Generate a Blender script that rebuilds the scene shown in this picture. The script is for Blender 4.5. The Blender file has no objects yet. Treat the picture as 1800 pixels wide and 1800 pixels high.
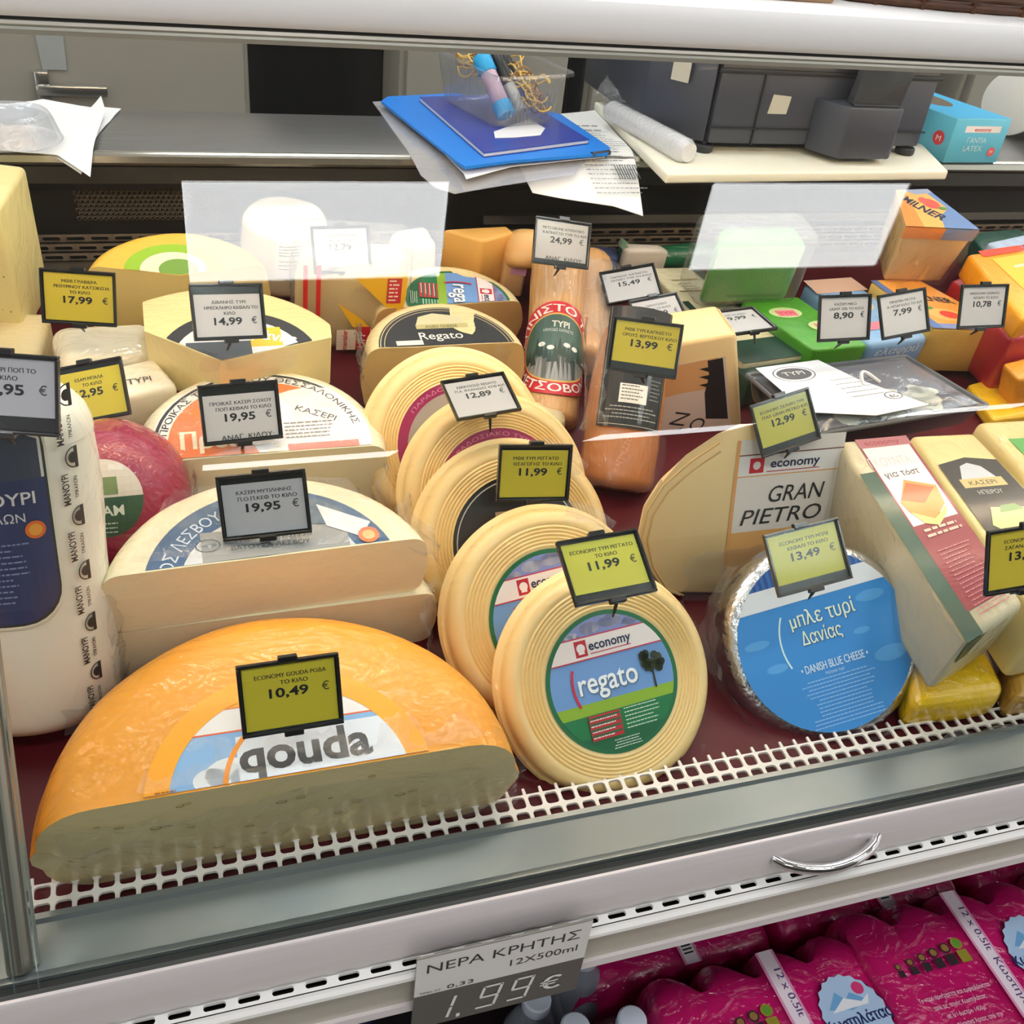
import bpy, bmesh, math, random
import numpy as np
from mathutils import Vector, Matrix, noise
random.seed(7)
PI = math.pi
SC = bpy.context.scene
COL = SC.collection

# ---------------------------------------------------------------- camera, world, exposure
R = np.array([[0.95007594, 0.09269034, -0.29793322],
              [-0.29435312, 0.58298823, -0.75728526],
              [0.10349854, 0.80717608, 0.58116678]])
CAM = np.array([0.0, 0.0, 1.5])
cd = bpy.data.cameras.new('camera'); cd.sensor_width = 36; cd.lens = 36; cd.clip_start = 0.02
cam = bpy.data.objects.new('camera', cd); COL.objects.link(cam)
mw = Matrix([list(R[i]) + [CAM[i]] for i in range(3)] + [[0, 0, 0, 1]]); cam.matrix_world = mw
SC.camera = cam
wd = bpy.data.worlds.new('store_air'); SC.world = wd; wd.use_nodes = True
wd.node_tree.nodes['Background'].inputs[0].default_value = (1.0, 0.975, 0.95, 1)
wd.node_tree.nodes['Background'].inputs[1].default_value = 0.72
SC.view_settings.view_transform = 'Standard'; SC.view_settings.look = 'None'
SC.view_settings.exposure = 0.4; SC.view_settings.gamma = 1.0
SC.view_settings.use_curve_mapping = False
SC.cycles.max_bounces = 10; SC.cycles.transparent_max_bounces = 24; SC.cycles.caustics_reflective = False
PANEL_E = 12.5      # ceiling panels
TUBE_E = 17.0      # lamp tube under the canopy

# ---------------------------------------------------------------- pixel -> place helpers (1800 x 1800 frame)
def ray(px, py):
    return R @ np.array([(px - 900) / 1800, -(py - 900) / 1800, -1.0])
def atz(px, py, z):
    r = ray(px, py); return Vector(CAM + (z - CAM[2]) / r[2] * r)
def aty(px, py, y):
    r = ray(px, py); return Vector(CAM + (y - CAM[1]) / r[1] * r)
AL = math.radians(9.5)
DK = Matrix.Translation((0, .5, .84)) @ Matrix.Rotation(AL, 4, 'X')      # deck frame: x right, y up the slope, z off the deck
DKI = DK.inverted()
def dk(px, py, n=0.0):            # point of the deck frame at height n
    c = DKI @ Vector(CAM); r = DKI.to_3x3() @ Vector(ray(px, py)); return c + r * ((n - c.z) / r.z)
def dv(px, py, v):
    c = DKI @ Vector(CAM); r = DKI.to_3x3() @ Vector(ray(px, py)); return c + r * ((v - c.y) / r.y)

# ---------------------------------------------------------------- materials
def lin(c):
    c = c / 255.0
    return c / 12.92 if c <= .04045 else ((c + .055) / 1.055) ** 2.4
def rgb(c): return (lin(c[0]), lin(c[1]), lin(c[2]), 1)
MATS = {}
def mat(name, col=(200, 200, 200), rough=.5, metal=0.0, coat=0.0, sss=0.0, bump=0.0, bscale=40, var=0.0, vscale=8,
        wrap=0.0, wscale=(30, 30, 30), emit=0.0, stretch=None, spec=.5, aniso=0.0, trans=0.0):
    if name in MATS: return MATS[name]
    m = bpy.data.materials.new(name); m.use_nodes = True; MATS[name] = m
    nt = m.node_tree; N = nt.nodes; L = nt.links; b = N['Principled BSDF']
    b.inputs['Base Color'].default_value = rgb(col); b.inputs['Roughness'].default_value = rough
    b.inputs['Metallic'].default_value = metal; b.inputs['Specular IOR Level'].default_value = spec
    if aniso: b.inputs['Anisotropic'].default_value = aniso
    if trans: b.inputs['Transmission Weight'].default_value = trans
    if sss:
        b.inputs['Subsurface Weight'].default_value = sss; b.inputs['Subsurface Radius'].default_value = (.012, .006, .003)
        b.inputs['Subsurface Scale'].default_value = .5
    if emit:
        b.inputs['Emission Color'].default_value = rgb(col); b.inputs['Emission Strength'].default_value = emit
    tc = N.new('ShaderNodeTexCoord')
    src = tc.outputs['Object']
    if stretch:
        mp = N.new('ShaderNodeMapping'); mp.inputs['Scale'].default_value = stretch; L.new(src, mp.inputs['Vector']); src = mp.outputs[0]
    if var:
        n = N.new('ShaderNodeTexNoise'); n.inputs['Scale'].default_value = vscale; n.inputs['Detail'].default_value = 5
        L.new(src, n.inputs['Vector'])
        mx = N.new('ShaderNodeMix'); mx.data_type = 'RGBA'; mx.blend_type = 'MULTIPLY'
        rp = N.new('ShaderNodeValToRGB'); rp.color_ramp.elements[0].position = .3; rp.color_ramp.elements[1].position = .7
        rp.color_ramp.elements[0].color = (1 - var, 1 - var * 1.1, 1 - var * 1.3, 1); rp.color_ramp.elements[1].color = (1, 1, 1, 1)
        L.new(n.outputs['Fac'], rp.inputs[0]); mx.inputs[0].default_value = 1
        mx.inputs[6].default_value = rgb(col); L.new(rp.outputs[0], mx.inputs[7]); L.new(mx.outputs[2], b.inputs['Base Color'])
    if bump:
        n = N.new('ShaderNodeTexNoise'); n.inputs['Scale'].default_value = bscale; n.inputs['Detail'].default_value = 4
        L.new(src, n.inputs['Vector'])
        bp = N.new('ShaderNodeBump'); bp.inputs['Strength'].default_value = bump; bp.inputs['Distance'].default_value = .002
        L.new(n.outputs['Fac'], bp.inputs['Height']); L.new(bp.outputs[0], b.inputs['Normal'])
    if coat or wrap:
        b.inputs['Coat Weight'].default_value = max(coat, wrap); b.inputs['Coat Roughness'].default_value = .07
    if wrap:        # cling film lying tight on the surface: creased clear coat
        mp = N.new('ShaderNodeMapping'); mp.inputs['Scale'].default_value = wscale; mp.inputs['Rotation'].default_value = (.3, .5, .7)
        L.new(tc.outputs['Object'], mp.inputs['Vector'])
        n = N.new('ShaderNodeTexNoise'); n.inputs['Scale'].default_value = 1.6; n.inputs['Detail'].default_value = 3; n.inputs['Distortion'].default_value = 1.5
        L.new(mp.outputs[0], n.inputs['Vector'])
        bp = N.new('ShaderNodeBump'); bp.inputs['Strength'].default_value = 1.0; bp.inputs['Distance'].default_value = .008
        L.new(n.outputs['Fac'], bp.inputs['Height']); L.new(bp.outputs[0], b.inputs['Coat Normal'])
    return m
def film(name, tint=(255, 255, 255), amount=1.0, bump=0.0, bscale=60, base=.04, haze=0.0, rough=.03):
    """clear sheet: transparent, with a mirror-like share that grows towards grazing angles"""
    if name in MATS: return MATS[name]
    m = bpy.data.materials.new(name); m.use_nodes = True; MATS[name] = m
    nt = m.node_tree; N = nt.nodes; L = nt.links; N.clear()
    out = N.new('ShaderNodeOutputMaterial'); tr = N.new('ShaderNodeBsdfTransparent'); gl = N.new('ShaderNodeBsdfGlossy')
    tr.inputs[0].default_value = rgb(tint); gl.inputs['Roughness'].default_value = rough
    lw = N.new('ShaderNodeLayerWeight'); lw.inputs[0].default_value = .5
    p = N.new('ShaderNodeMath'); p.operation = 'POWER'; p.inputs[1].default_value = 5; L.new(lw.outputs['Facing'], p.inputs[0])
    a = N.new('ShaderNodeMath'); a.operation = 'MULTIPLY_ADD'; a.inputs[1].default_value = .9 * amount; a.inputs[2].default_value = base
    L.new(p.outputs[0], a.inputs[0])
    mx = N.new('ShaderNodeMixShader'); L.new(a.outputs[0], mx.inputs[0]); L.new(tr.outputs[0], mx.inputs[1]); L.new(gl.outputs[0], mx.inputs[2])
    last = mx
    if haze:
        df = N.new('ShaderNodeBsdfDiffuse'); df.inputs[0].default_value = (.85, .85, .87, 1)
        m2 = N.new('ShaderNodeMixShader'); m2.inputs[0].default_value = haze; L.new(mx.outputs[0], m2.inputs[1]); L.new(df.outputs[0], m2.inputs[2]); last = m2
    if bump:
        tc = N.new('ShaderNodeTexCoord'); n = N.new('ShaderNodeTexNoise'); n.inputs['Scale'].default_value = bscale; n.inputs['Detail'].default_value = 5
        n.inputs['Distortion'].default_value = 1.2
        L.new(tc.outputs['Object'], n.inputs['Vector'])
        bp = N.new('ShaderNodeBump'); bp.inputs['Strength'].default_value = bump; bp.inputs['Distance'].default_value = .005
        L.new(n.outputs['Fac'], bp.inputs['Height']); L.new(bp.outputs[0], gl.inputs['Normal']); L.new(bp.outputs[0], lw.inputs['Normal'])
    L.new(last.outputs[0], out.inputs[0])
    return m
def pmat(c, gloss=.45):           # printed colour
    return mat('print_%d_%d_%d' % tuple(c), c, rough=gloss, coat=.25)

# ---------------------------------------------------------------- object helpers
def link(name, me, mt, parent=None, label=None, kind=None):
    o = bpy.data.objects.new(name, me); COL.objects.link(o)
    if mt is not None:
        for m in (mt if isinstance(mt, (list, tuple)) else [mt]): me.materials.append(m)
    if parent is not None: o.parent = parent
    if label: o['label'] = label
    if kind: o['kind'] = kind
    return o
def obj(name, bm, mt, parent=None, label=None, smooth=True, kind=None, ang=35):
    me = bpy.data.meshes.new(name)
    bmesh.ops.recalc_face_normals(bm, faces=bm.faces)
    bm.to_mesh(me); bm.free()
    if smooth:
        me.shade_smooth(); me.set_sharp_from_angle(angle=math.radians(ang))
    return link(name, me, mt, parent, label, kind)
def thing(name, label, cat, M=None, group=None):
    o = bpy.data.objects.new(name, None); COL.objects.link(o); o.empty_display_size = .01
    if M is not None: o.matrix_world = M
    o['label'] = label; o['category'] = cat
    if group: o['group'] = group
    return o
def frame(origin, x, y):          # 4x4 from an origin, x axis, and rough y axis
    x = Vector(x).normalized(); y = Vector(y); z = x.cross(y).normalized(); y = z.cross(x)
    return Matrix(((x.x, y.x, z.x, origin[0]), (x.y, y.y, z.y, origin[1]), (x.z, y.z, z.z, origin[2]), (0, 0, 0, 1)))
def D(x, v, n=0, rz=0):           # place on the deck
    return DK @ Matrix.Translation((x, v, n)) @ Matrix.Rotation(rz, 4, 'Z')

def rbox(bm, x0, x1, y0, y1, z0, z1, r=0.0, seg=2):
    g = bmesh.ops.create_cube(bm, size=1)['verts']
    for v in g: v.co = Vector(((x0 + x1) / 2 + v.co.x * (x1 - x0), (y0 + y1) / 2 + v.co.y * (y1 - y0), (z0 + z1) / 2 + v.co.z * (z1 - z0)))
    if r > 0:
        es = set(e for v in g for e in v.link_edges)
        bmesh.ops.bevel(bm, geom=list(es), offset=r, segments=seg, affect='EDGES', profile=.5)
def box(x0, x1, y0, y1, z0, z1, r=0.0, seg=2):
    bm = bmesh.new(); rbox(bm, x0, x1, y0, y1, z0, z1, r, seg); return bm
def prism(poly, axis, a, b, r=0.0, seg=2):
    """poly: 2-D outline, extruded along axis from a to b"""
    bm = bmesh.new()
    def P(p, t): return {'x': (t, p[0], p[1]), 'y': (p[0], t, p[1]), 'z': (p[0], p[1], t)}[axis]
    v0 = [bm.verts.new(P(p, a)) for p in poly]; v1 = [bm.verts.new(P(p, b)) for p in poly]
    bm.faces.new(v0); bm.faces.new(v1[::-1]); n = len(poly)
    for i in range(n): bm.faces.new((v0[i], v1[i], v1[(i + 1) % n], v0[(i + 1) % n]))
    if r: bmesh.ops.bevel(bm, geom=list(bm.edges), offset=r, segments=seg, affect='EDGES', profile=.5)
    return bm
def tube(bm, pts, rad, n=8, cap=True):
    pts = [Vector(p) for p in pts]; rings = []
    up = Vector((0, 0, 1)); prev = None
    for i, p in enumerate(pts):
        t = (pts[min(i + 1, len(pts) - 1)] - pts[max(i - 1, 0)]).normalized()
        if prev is None:
            a = up if abs(t.dot(up)) < .9 else Vector((1, 0, 0)); u = t.cross(a).normalized()
        else:
            u = (prev - t * prev.dot(t)).normalized()
        prev = u; w = t.cross(u); r = rad[i] if isinstance(rad, (list, tuple)) else rad
        rings.append([bm.verts.new(p + u * math.cos(2 * PI * k / n) * r + w * math.sin(2 * PI * k / n) * r) for k in range(n)])
    for a, b in zip(rings, rings[1:]):
        for k in range(n): bm.faces.new((a[k], a[(k + 1) % n], b[(k + 1) % n], b[k]))
    if cap: bm.faces.new(rings[0][::-1]); bm.faces.new(rings[-1])
def lathe(bm, prof, n=48, sy=1.0):
    """prof: (r, z) from axis to axis"""
    rings = []
    for r, z in prof:
        if r < 1e-6: rings.append([bm.verts.new((0, 0, z))])
        else: rings.append([bm.verts.new((r * math.cos(2 * PI * k / n), r * math.sin(2 * PI * k / n) * sy, z)) for k in range(n)])
    for a, b in zip(rings, rings[1:]):
        for k in range(n):
            k2 = (k + 1) % n
            if len(a) == 1 and len(b) == 1: continue
            if len(a) == 1: bm.faces.new((a[0], b[k2], b[k]))
            elif len(b) == 1: bm.faces.new((a[k], a[k2], b[0]))
            else: bm.faces.new((a[k], a[k2], b[k2], b[k]))
def jitter(bm, amp, sc, seed=0.0):
    bm.normal_update()
    for v in bm.verts:
        v.co += v.normal * amp * noise.noise(v.co * sc + Vector((seed, seed * 1.7, seed * .3)))
def wheel_prof(Rr, h, rt=.015, rb=.015, bulge=.006, n=6, ridge=0.0, face_r=None):
    p = [(0, 0), (Rr * .5, 0)]
    for i in range(n + 1):
        a = -PI / 2 + PI / 2 * i / n; p.append((Rr - rb + rb * math.cos(a), rb + rb * math.sin(a)))
    m = 9 if ridge else 3
    for i in range(1, m):
        t = i / m; z = rb + (h - rb - rt) * t; p.append((Rr + bulge * math.sin(PI * t) + (ridge * (1 if i % 2 else -1)), z))
    for i in range(n + 1):
        a = PI / 2 * i / n; p.append((Rr - rt + rt * math.cos(a), h - rt + rt * math.sin(a)))
    if ridge:
        r0 = face_r or Rr * .62; k = 12; r = Rr - rt
        for i in range(1, k + 1):
            rr = r + (r0 - r) * i / k; p.append((rr, h + (ridge * (-1 if i % 2 else .6))))
        p.append((r0 * .97, h))
    p += [(Rr * .4, h), (0, h)]
    return p
def cutwheel(parent, rind, paste, prof, cuts, seg=72, jit=.0015, name='rind', cutname='cut_face', sy=1.0):
    """turned wheel, sliced by planes; the sliced faces become a part of their own"""
    bm = bmesh.new(); lathe(bm, prof, seg, sy)
    if jit: jitter(bm, jit, 18, seg * .1 + prof[3][0] * 50)
    cf = []
    for co, no in cuts:
        r = bmesh.ops.bisect_plane(bm, geom=bm.verts[:] + bm.edges[:] + bm.faces[:], plane_co=co, plane_no=no, clear_outer=True)
        es = [e for e in r['geom_cut'] if isinstance(e, bmesh.types.BMEdge)]
        bmesh.ops.contextual_create(bm, geom=es)
    for co, no in cuts:
        nn = Vector(no).normalized(); cc = Vector(co)
        cf += [f for f in bm.faces if all(abs((v.co - cc).dot(nn)) < 2e-6 for v in f.verts) and f not in cf]
    o2 = None
    if cf:
        b2 = bmesh.new()
        for f in cf:
            if not f.is_valid: continue
            b2.faces.new([b2.verts.new(v.co) for v in f.verts])
        bmesh.ops.delete(bm, geom=[f for f in cf if f.is_valid], context='FACES_ONLY')
        bmesh.ops.triangulate(b2, faces=b2.faces)
    me = bpy.data.meshes.new(name); bmesh.ops.recalc_face_normals(bm, faces=bm.faces); bm.to_mesh(me); bm.free(); me.shade_smooth()
    me.set_sharp_from_angle(angle=math.radians(50))
    o1 = link(name, me, rind, parent)
    if cf: o2 = obj(cutname, b2, paste, parent, smooth=False)
    return o1, o2

# ---------------------------------------------------------------- lettering and flat print
_tx = {}
LOOK = dict(zip('ΑΒΕΖΗΙΚΜΝΟΡΤΥΧοκδπό', 'ABEZHIKMNOPTYXoкðпó'))       # same shapes, cleaner outlines
STROKE = {'σ': 'o', 'Φ': 'O', 'θ': '0'}                                # round letter plus a stroke
def _raw(body, bold, shear, res):
    cu = bpy.data.curves.new('t', 'FONT'); cu.body = body; cu.resolution_u = res; cu.offset = bold; cu.shear = shear
    o = bpy.data.objects.new('t', cu); me = o.to_mesh()
    vs = [(v.co.x, v.co.y) for v in me.vertices]; fs = [tuple(p.vertices) for p in me.polygons]
    o.to_mesh_clear(); bpy.data.objects.remove(o); bpy.data.curves.remove(cu); return vs, fs
def text_data(body, bold=0.0, shear=0.0, res=3):
    k = (body, bold, shear, res)
    if k not in _tx:
        b = ''.join(STROKE.get(c, LOOK.get(c, c)) for c in body); vs, fs = _raw(b, bold, shear, res)
        for i, c in enumerate(body):
            if c in STROKE:
                x1 = max(v[0] for v in _raw(b[:i + 1], bold, shear, 2)[0]); w = [v[0] for v in _raw(b[i], bold, 0, 2)[0]]; w = max(w) - min(w); x0 = x1 - w; m = (x0 + x1) / 2
                q = {'σ': (m, x1 + .09, .42, .49), 'Φ': (m - .035, m + .035, -.03, .73), 'θ': (x0 + .04, x1 - .04, .30, .37)}[c]
                n = len(vs); vs += [(q[0], q[2]), (q[1], q[2]), (q[1], q[3]), (q[0], q[3])]; fs.append((n, n + 1, n + 2, n + 3))
        xs = [v[0] for v in vs] or [0, 1]
        _tx[k] = (vs, fs, min(xs), max(xs))
    return _tx[k]
def clip_convex(poly, conv):
    out = list(poly); n = len(conv)
    for i in range(n):
        a, b = conv[i], conv[(i + 1) % n]; inp = out; out = []
        if not inp: break
        def side(p): return (b[0] - a[0]) * (p[1] - a[1]) - (b[1] - a[1]) * (p[0] - a[0])
        for j in range(len(inp)):
            p, q = inp[j - 1], inp[j]; sp, sq = side(p), side(q)
            if (sp >= 0) != (sq >= 0):
                t = sp / (sp - sq); out.append((p[0] + (q[0] - p[0]) * t, p[1] + (q[1] - p[1]) * t))
            if sq >= 0: out.append(q)
    return out
def circ(cx, cy, r, n=40, ry=None, a0=0, a1=2 * PI):
    full = abs(a1 - a0 - 2 * PI) < 1e-6
    return [(cx + r * math.cos(a0 + (a1 - a0) * i / (n if full else n - 1)), cy + (ry or r) * math.sin(a0 + (a1 - a0) * i / (n if full else n - 1))) for i in range(n)]
def rect(x0, x1, y0, y1): return [(x0, y0), (x1, y0), (x1, y1), (x0, y1)]
class Print:
    """a flat printed face: coloured shapes and letters in very thin layers, each mapped on to a surface"""
    def __init__(s, clip=None, step=.00007): s.it = []; s.mats = []; s.clip = clip; s.k = 0; s.step = step
    def mi(s, c):
        m = pmat(c) if isinstance(c, (tuple, list)) else c
        if m not in s.mats: s.mats.append(m)
        return s.mats.index(m)
    def poly(s, pts, c, clip=True, same=False):
        if clip and s.clip:
            pts = clip_convex(pts, s.clip)
        if len(pts) < 3: return s
        if not same: s.k += 1
        s.it.append((pts, [tuple(range(len(pts)))], s.mi(c), s.k)); return s
    def ring(s, cx, cy, r0, r1, c, n=48, ry=1.0, a0=0, a1=2 * PI):
        s.k += 1
        P0 = circ(cx, cy, r0, n, r0 * ry, a0, a1); P1 = circ(cx, cy, r1, n, r1 * ry, a0, a1); full = abs(a1 - a0 - 2 * PI) < 1e-6
        fs = [(i, (i + 1) % n, n + (i + 1) % n, n + i) for i in range(n if full else n - 1)]
        s.it.append((P0 + P1, fs, s.mi(c), s.k)); return s
    def text(s, body, x, y, h, c, w=None, align='c', bold=0.0, shear=0.0, rot=0.0, res=3, arc=None):
        asc = all(ord(LOOK.get(c, c)) < 128 for c in body); dup = 0 if asc or not bold else bold
        vs, fs, x0, x1 = text_data(body, bold if asc else 0.0, shear, res)
        k = h / .73; kx = k if w is None else w / max(1e-6, x1 - x0)
        mid = {'c': (x0 + x1) / 2, 'l': x0, 'r': x1}[align]; o = []
        for vx, vy in vs:
            X = (vx - mid) * kx; Y = vy * k
            if arc:                       # bent round a circle of radius arc: baseline outside up (arc>0) or inside (arc<0)
                rr = abs(arc) + (Y if arc > 0 else -Y); a = X / abs(arc)
                X, Y = (rr * math.sin(a), rr * math.cos(a)) if arc > 0 else (rr * math.sin(a), -rr * math.cos(a))
            if rot: X, Y = X * math.cos(rot) - Y * math.sin(rot), X * math.sin(rot) + Y * math.cos(rot)
            o.append((x + X, y + Y))
        s.k += 1
        for q in ((-1, 0, 1) if dup else (0,)):
            e = q * dup * k * .9; s.it.append(([(a + e * math.cos(rot), b + e * math.sin(rot)) for a, b in o], fs, s.mi(c), s.k + .05 * q))
        return s
    def lines(s, x0, x1, y, h, c, n, gap, seed=0, rot=0.0, cx=0, cy=0, center=False):
        """small print too fine to read: rows of word-long dashes"""
        rg = random.Random(seed); s.k += 1
        for i in range(n):
            yy = y - i * gap; a, b = x0, x1
            if center: d = rg.uniform(0, .2) * (x1 - x0); a += d; b -= d
            else: b -= rg.uniform(0, .3) * (x1 - x0)
            x = a
            while x < b:
                l = rg.uniform(1.2, 4) * h; e = min(b, x + l); p = rect(x, e, yy, yy + h)
                if rot: p = [(cx + (q[0] - cx) * math.cos(rot) - (q[1] - cy) * math.sin(rot), cy + (q[0] - cx) * math.sin(rot) + (q[1] - cy) * math.cos(rot)) for q in p]
                if s.clip: p = clip_convex(p, s.clip)
                if len(p) > 2: s.it.append((p, [tuple(range(len(p)))], s.mi(c), s.k))
                x = e + h * .6
        return s
    def build(s, name, parent, f=None, cuts=(), slices=None, label=None, grid=None):
        f = f or (lambda x, y, k: Vector((x, y, k)))
        bm = bmesh.new()
        for pts, fs, mi, k in s.it:
            vs = [bm.verts.new((p[0], p[1], k)) for p in pts]
            for q in fs:
                try:
                    fa = bm.faces.new([vs[i] for i in q]); fa.material_index = mi
                except ValueError: pass
        for co, no in cuts:
            bmesh.ops.bisect_plane(bm, geom=bm.verts[:] + bm.edges[:] + bm.faces[:], plane_co=(co[0], co[1], 0), plane_no=(no[0], no[1], 0), clear_outer=True)
        for ax, a, b, st in (grid or []):
            x = a
            while x < b:
                no = (1, 0, 0) if ax == 'x' else (0, 1, 0); co = (x, 0, 0) if ax == 'x' else (0, x, 0)
                bmesh.ops.bisect_plane(bm, geom=bm.verts[:] + bm.edges[:] + bm.faces[:], plane_co=co, plane_no=no); x += st
        bmesh.ops.triangulate(bm, faces=[q for q in bm.faces if len(q.verts) > 4])
        for v in bm.verts: v.co = f(v.co.x, v.co.y, v.co.z * s.step)
        me = bpy.data.meshes.new(name); bm.to_mesh(me); bm.free()
        return link(name, me, s.mats, parent, label)
def onplane(O, x, y, off=.0003):
    """map (u, v) metres to a plane through O with unit axes x, y"""
    O = Vector(O); x = Vector(x).normalized(); y = Vector(y).normalized(); n = x.cross(y).normalized()
    return lambda u, v, k: O + x * u + y * v + n * (off + k)
def onquad(a, b, c, d, off=.0003):
    """(u, v) in 0..1 on a quad given top-left, top-right, bottom-right, bottom-left; v = 0 at the bottom"""
    a, b, c, d = map(Vector, (a, b, c, d)); n = (c - d).cross(a - d).normalized()
    return lambda u, v, k: (d * (1 - u) + c * u) * (1 - v) + (a * (1 - u) + b * u) * v + n * (off + k)

WHITE = (240, 240, 238); BLACK = (22, 22, 24)

# ================================================================ THE SHOP ROOM
def struct(name, bm, mt, smooth=False):
    return obj(name, bm, mt, None, None, smooth, 'structure')
M_ceil = mat('ceiling_board', (215, 214, 210), rough=.9)
M_wall = mat('back_wall_paint', (150, 145, 136), rough=.8)
struct('floor', box(-4, 6, -5.1, 3.2, -.05, 0), mat('floor_tile', (150, 148, 142), rough=.35, var=.15, vscale=2))
struct('ceiling', box(-4, 6, -5.1, 3.2, 3.0, 3.06), M_ceil)
struct('wall_front_added', box(-4, 6, -5.2, -5.1, 0, 3.0), mat('added_dark_shelving', (84, 80, 76), rough=.8, var=.5, vscale=3))  # unseen, added dark to keep reflected haze off the lower glass
struct('wall_back', box(-4, 6, 3.1, 3.2, 0, 3.0), M_wall)
lamp_on = mat('lamp_diffuser', (250, 249, 250), emit=PANEL_E)
M_frame = mat('lamp_housing', (235, 235, 232), rough=.4)
fr_me = df_me = None
for j, (y0, y1) in enumerate([(-.385, -.115), (-1.75, -1.48), (1.0, 1.27), (2.2, 2.47)]):  # first two rows mirror in the glass; last two are unseen, added for light
    for i in range(5):
        x0 = .05 + (i - 1) * 1.38
        t = thing('ceiling_lamp', 'white rectangular ceiling lamp in the mirrored and added rows above the counter', 'lamp',
                  Matrix.Translation((x0 + .32, (y0 + y1) / 2, 2.98)), 'rectangular ceiling lamps')
        if fr_me is None:
            bm = bmesh.new()
            for a in ((-.335, -.32, -.15, .15), (.32, .335, -.15, .15), (-.32, .32, -.15, -.135), (-.32, .32, .135, .15)):
                rbox(bm, a[0], a[1], a[2], a[3], -.012, .02)
            f = obj('lamp_frame', bm, M_frame, t, smooth=False); fr_me = f.data
            f = obj('diffuser', box(-.32, .32, -.135, .135, -.006, .004), lamp_on, t, smooth=False); df_me = f.data
        else:
            link('lamp_frame', fr_me, None, t); link('diffuser', df_me, None, t)

# ---------------------------------------------------------------- steel cold-store doors behind the counter
def cold_unit(x0, x1, y, h, label, handle=None, dark=False, tape=False):
    t = thing('cold_cabinet', label, 'cabinet', Matrix.Translation((x0, y, 0)))
    w = x1 - x0
    obj('body', box(0, w, 0, .6, 0, h, .008), mat('cabinet_dark', (22, 23, 26), rough=.25) if dark else mat('brushed_cabinet', (176, 170, 158), rough=.42, metal=.25, var=.08, vscale=3), t)
    if not dark:
        d = obj('door', box(.01, w - .01, -.03, 0, .08, h - .06, .006), mat('cabinet_door', (172, 167, 156), rough=.45, metal=.2, var=.1, vscale=4), t)
        if handle:
            bm = bmesh.new(); hx, hz = handle[0] - x0, handle[1]
            rbox(bm, hx - .06, hx + .065, -.055, -.04, hz - .012, hz + .008, .004)
            rbox(bm, hx - .06, hx - .035, -.05, -.028, hz - .02, hz + .03, .003)
            obj('latch_handle', bm, mat('latch_chrome', (200, 198, 192), rough=.2, metal=.9), d, 'grey metal latch handle')
            if tape:
                obj('paper_tape', prism([(hx - .045, hz + .03), (hx - .003, hz + .03), (hx - .001, hz + .1), (hx - .05, hz + .11)], 'y', -.033, -.031), mat('tape', (170, 172, 170), rough=.5), d, 'strip of pale tape on the latch')
    return t
cold_unit(-1.6, .19, 2.2, 1.9, 'grey metal cold cabinet with latch handle on its door behind the worktop', (-.14, .94), tape=True)
cold_unit(.19, .49, 2.35, 1.9, 'black block standing in for the dark gap between the grey cold cabinets', dark=True)  # black body colour gives the shade of an open gap
cold_unit(.492, .862, 2.2, 1.9, 'plain grey metal cabinet behind the blue folder')
cold_unit(.865, .902, 2.19, 1.9, 'narrow black post beside the plain grey cabinet', dark=True)
cold_unit(.905, 1.75, 2.2, 1.9, 'grey metal cabinet behind the dark scale')
cold_unit(1.75, 1.9, 2.3, 1.9, 'black slot panel behind the blue glove box', dark=True)
cold_unit(1.9, 3.6, 2.2, 1.9, 'grey metal cabinet behind the paper roll')

# ================================================================ THE DISPLAY CASE
XL, XR = -.62, 2.3
case = thing('display_case', 'long refrigerated cheese counter with sloping glass front and pale metal sills', 'counter', Matrix.Translation((0, .5, 0)))
CI = Matrix.Translation((0, -.5, 0))
def cpart(name, bm, mt, parent=None, label=None, smooth=True, kind=None):
    bm.transform(CI); return obj(name, bm, mt, parent or case, label, smooth, kind)
M_maroon = mat('maroon_tray', (92, 16, 28), rough=.42, spec=.25, var=.3, vscale=9)
M_sill = mat('grey_sill', (128, 134, 137), rough=.3, metal=.35, var=.12, vscale=5, bump=.05, bscale=80)
M_rubber = mat('dark_gasket', (70, 70, 68), rough=.5)
M_fascia = mat('fascia_metal', (228, 222, 224), rough=.38, metal=.3, stretch=(1, 30, 30), var=.05)
M_white = mat('white_enamel', (238, 238, 235), rough=.3)
M_beige = mat('beige_metal', (190, 186, 172), rough=.35, metal=.15, var=.08, vscale=6)
M_black = mat('black_inner', (20, 19, 18), rough=.4, var=.3, vscale=20)
M_blackp = mat('black_plate', (38, 34, 30), rough=.4, var=.25, vscale=12)
M_steel = mat('brushed_steel', (168, 168, 170), rough=.3, metal=.85, stretch=(2, 60, 60), var=.14, vscale=6)
M_lightm = mat('steel_edge', (215, 210, 200), rough=.18, metal=.9)
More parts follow.
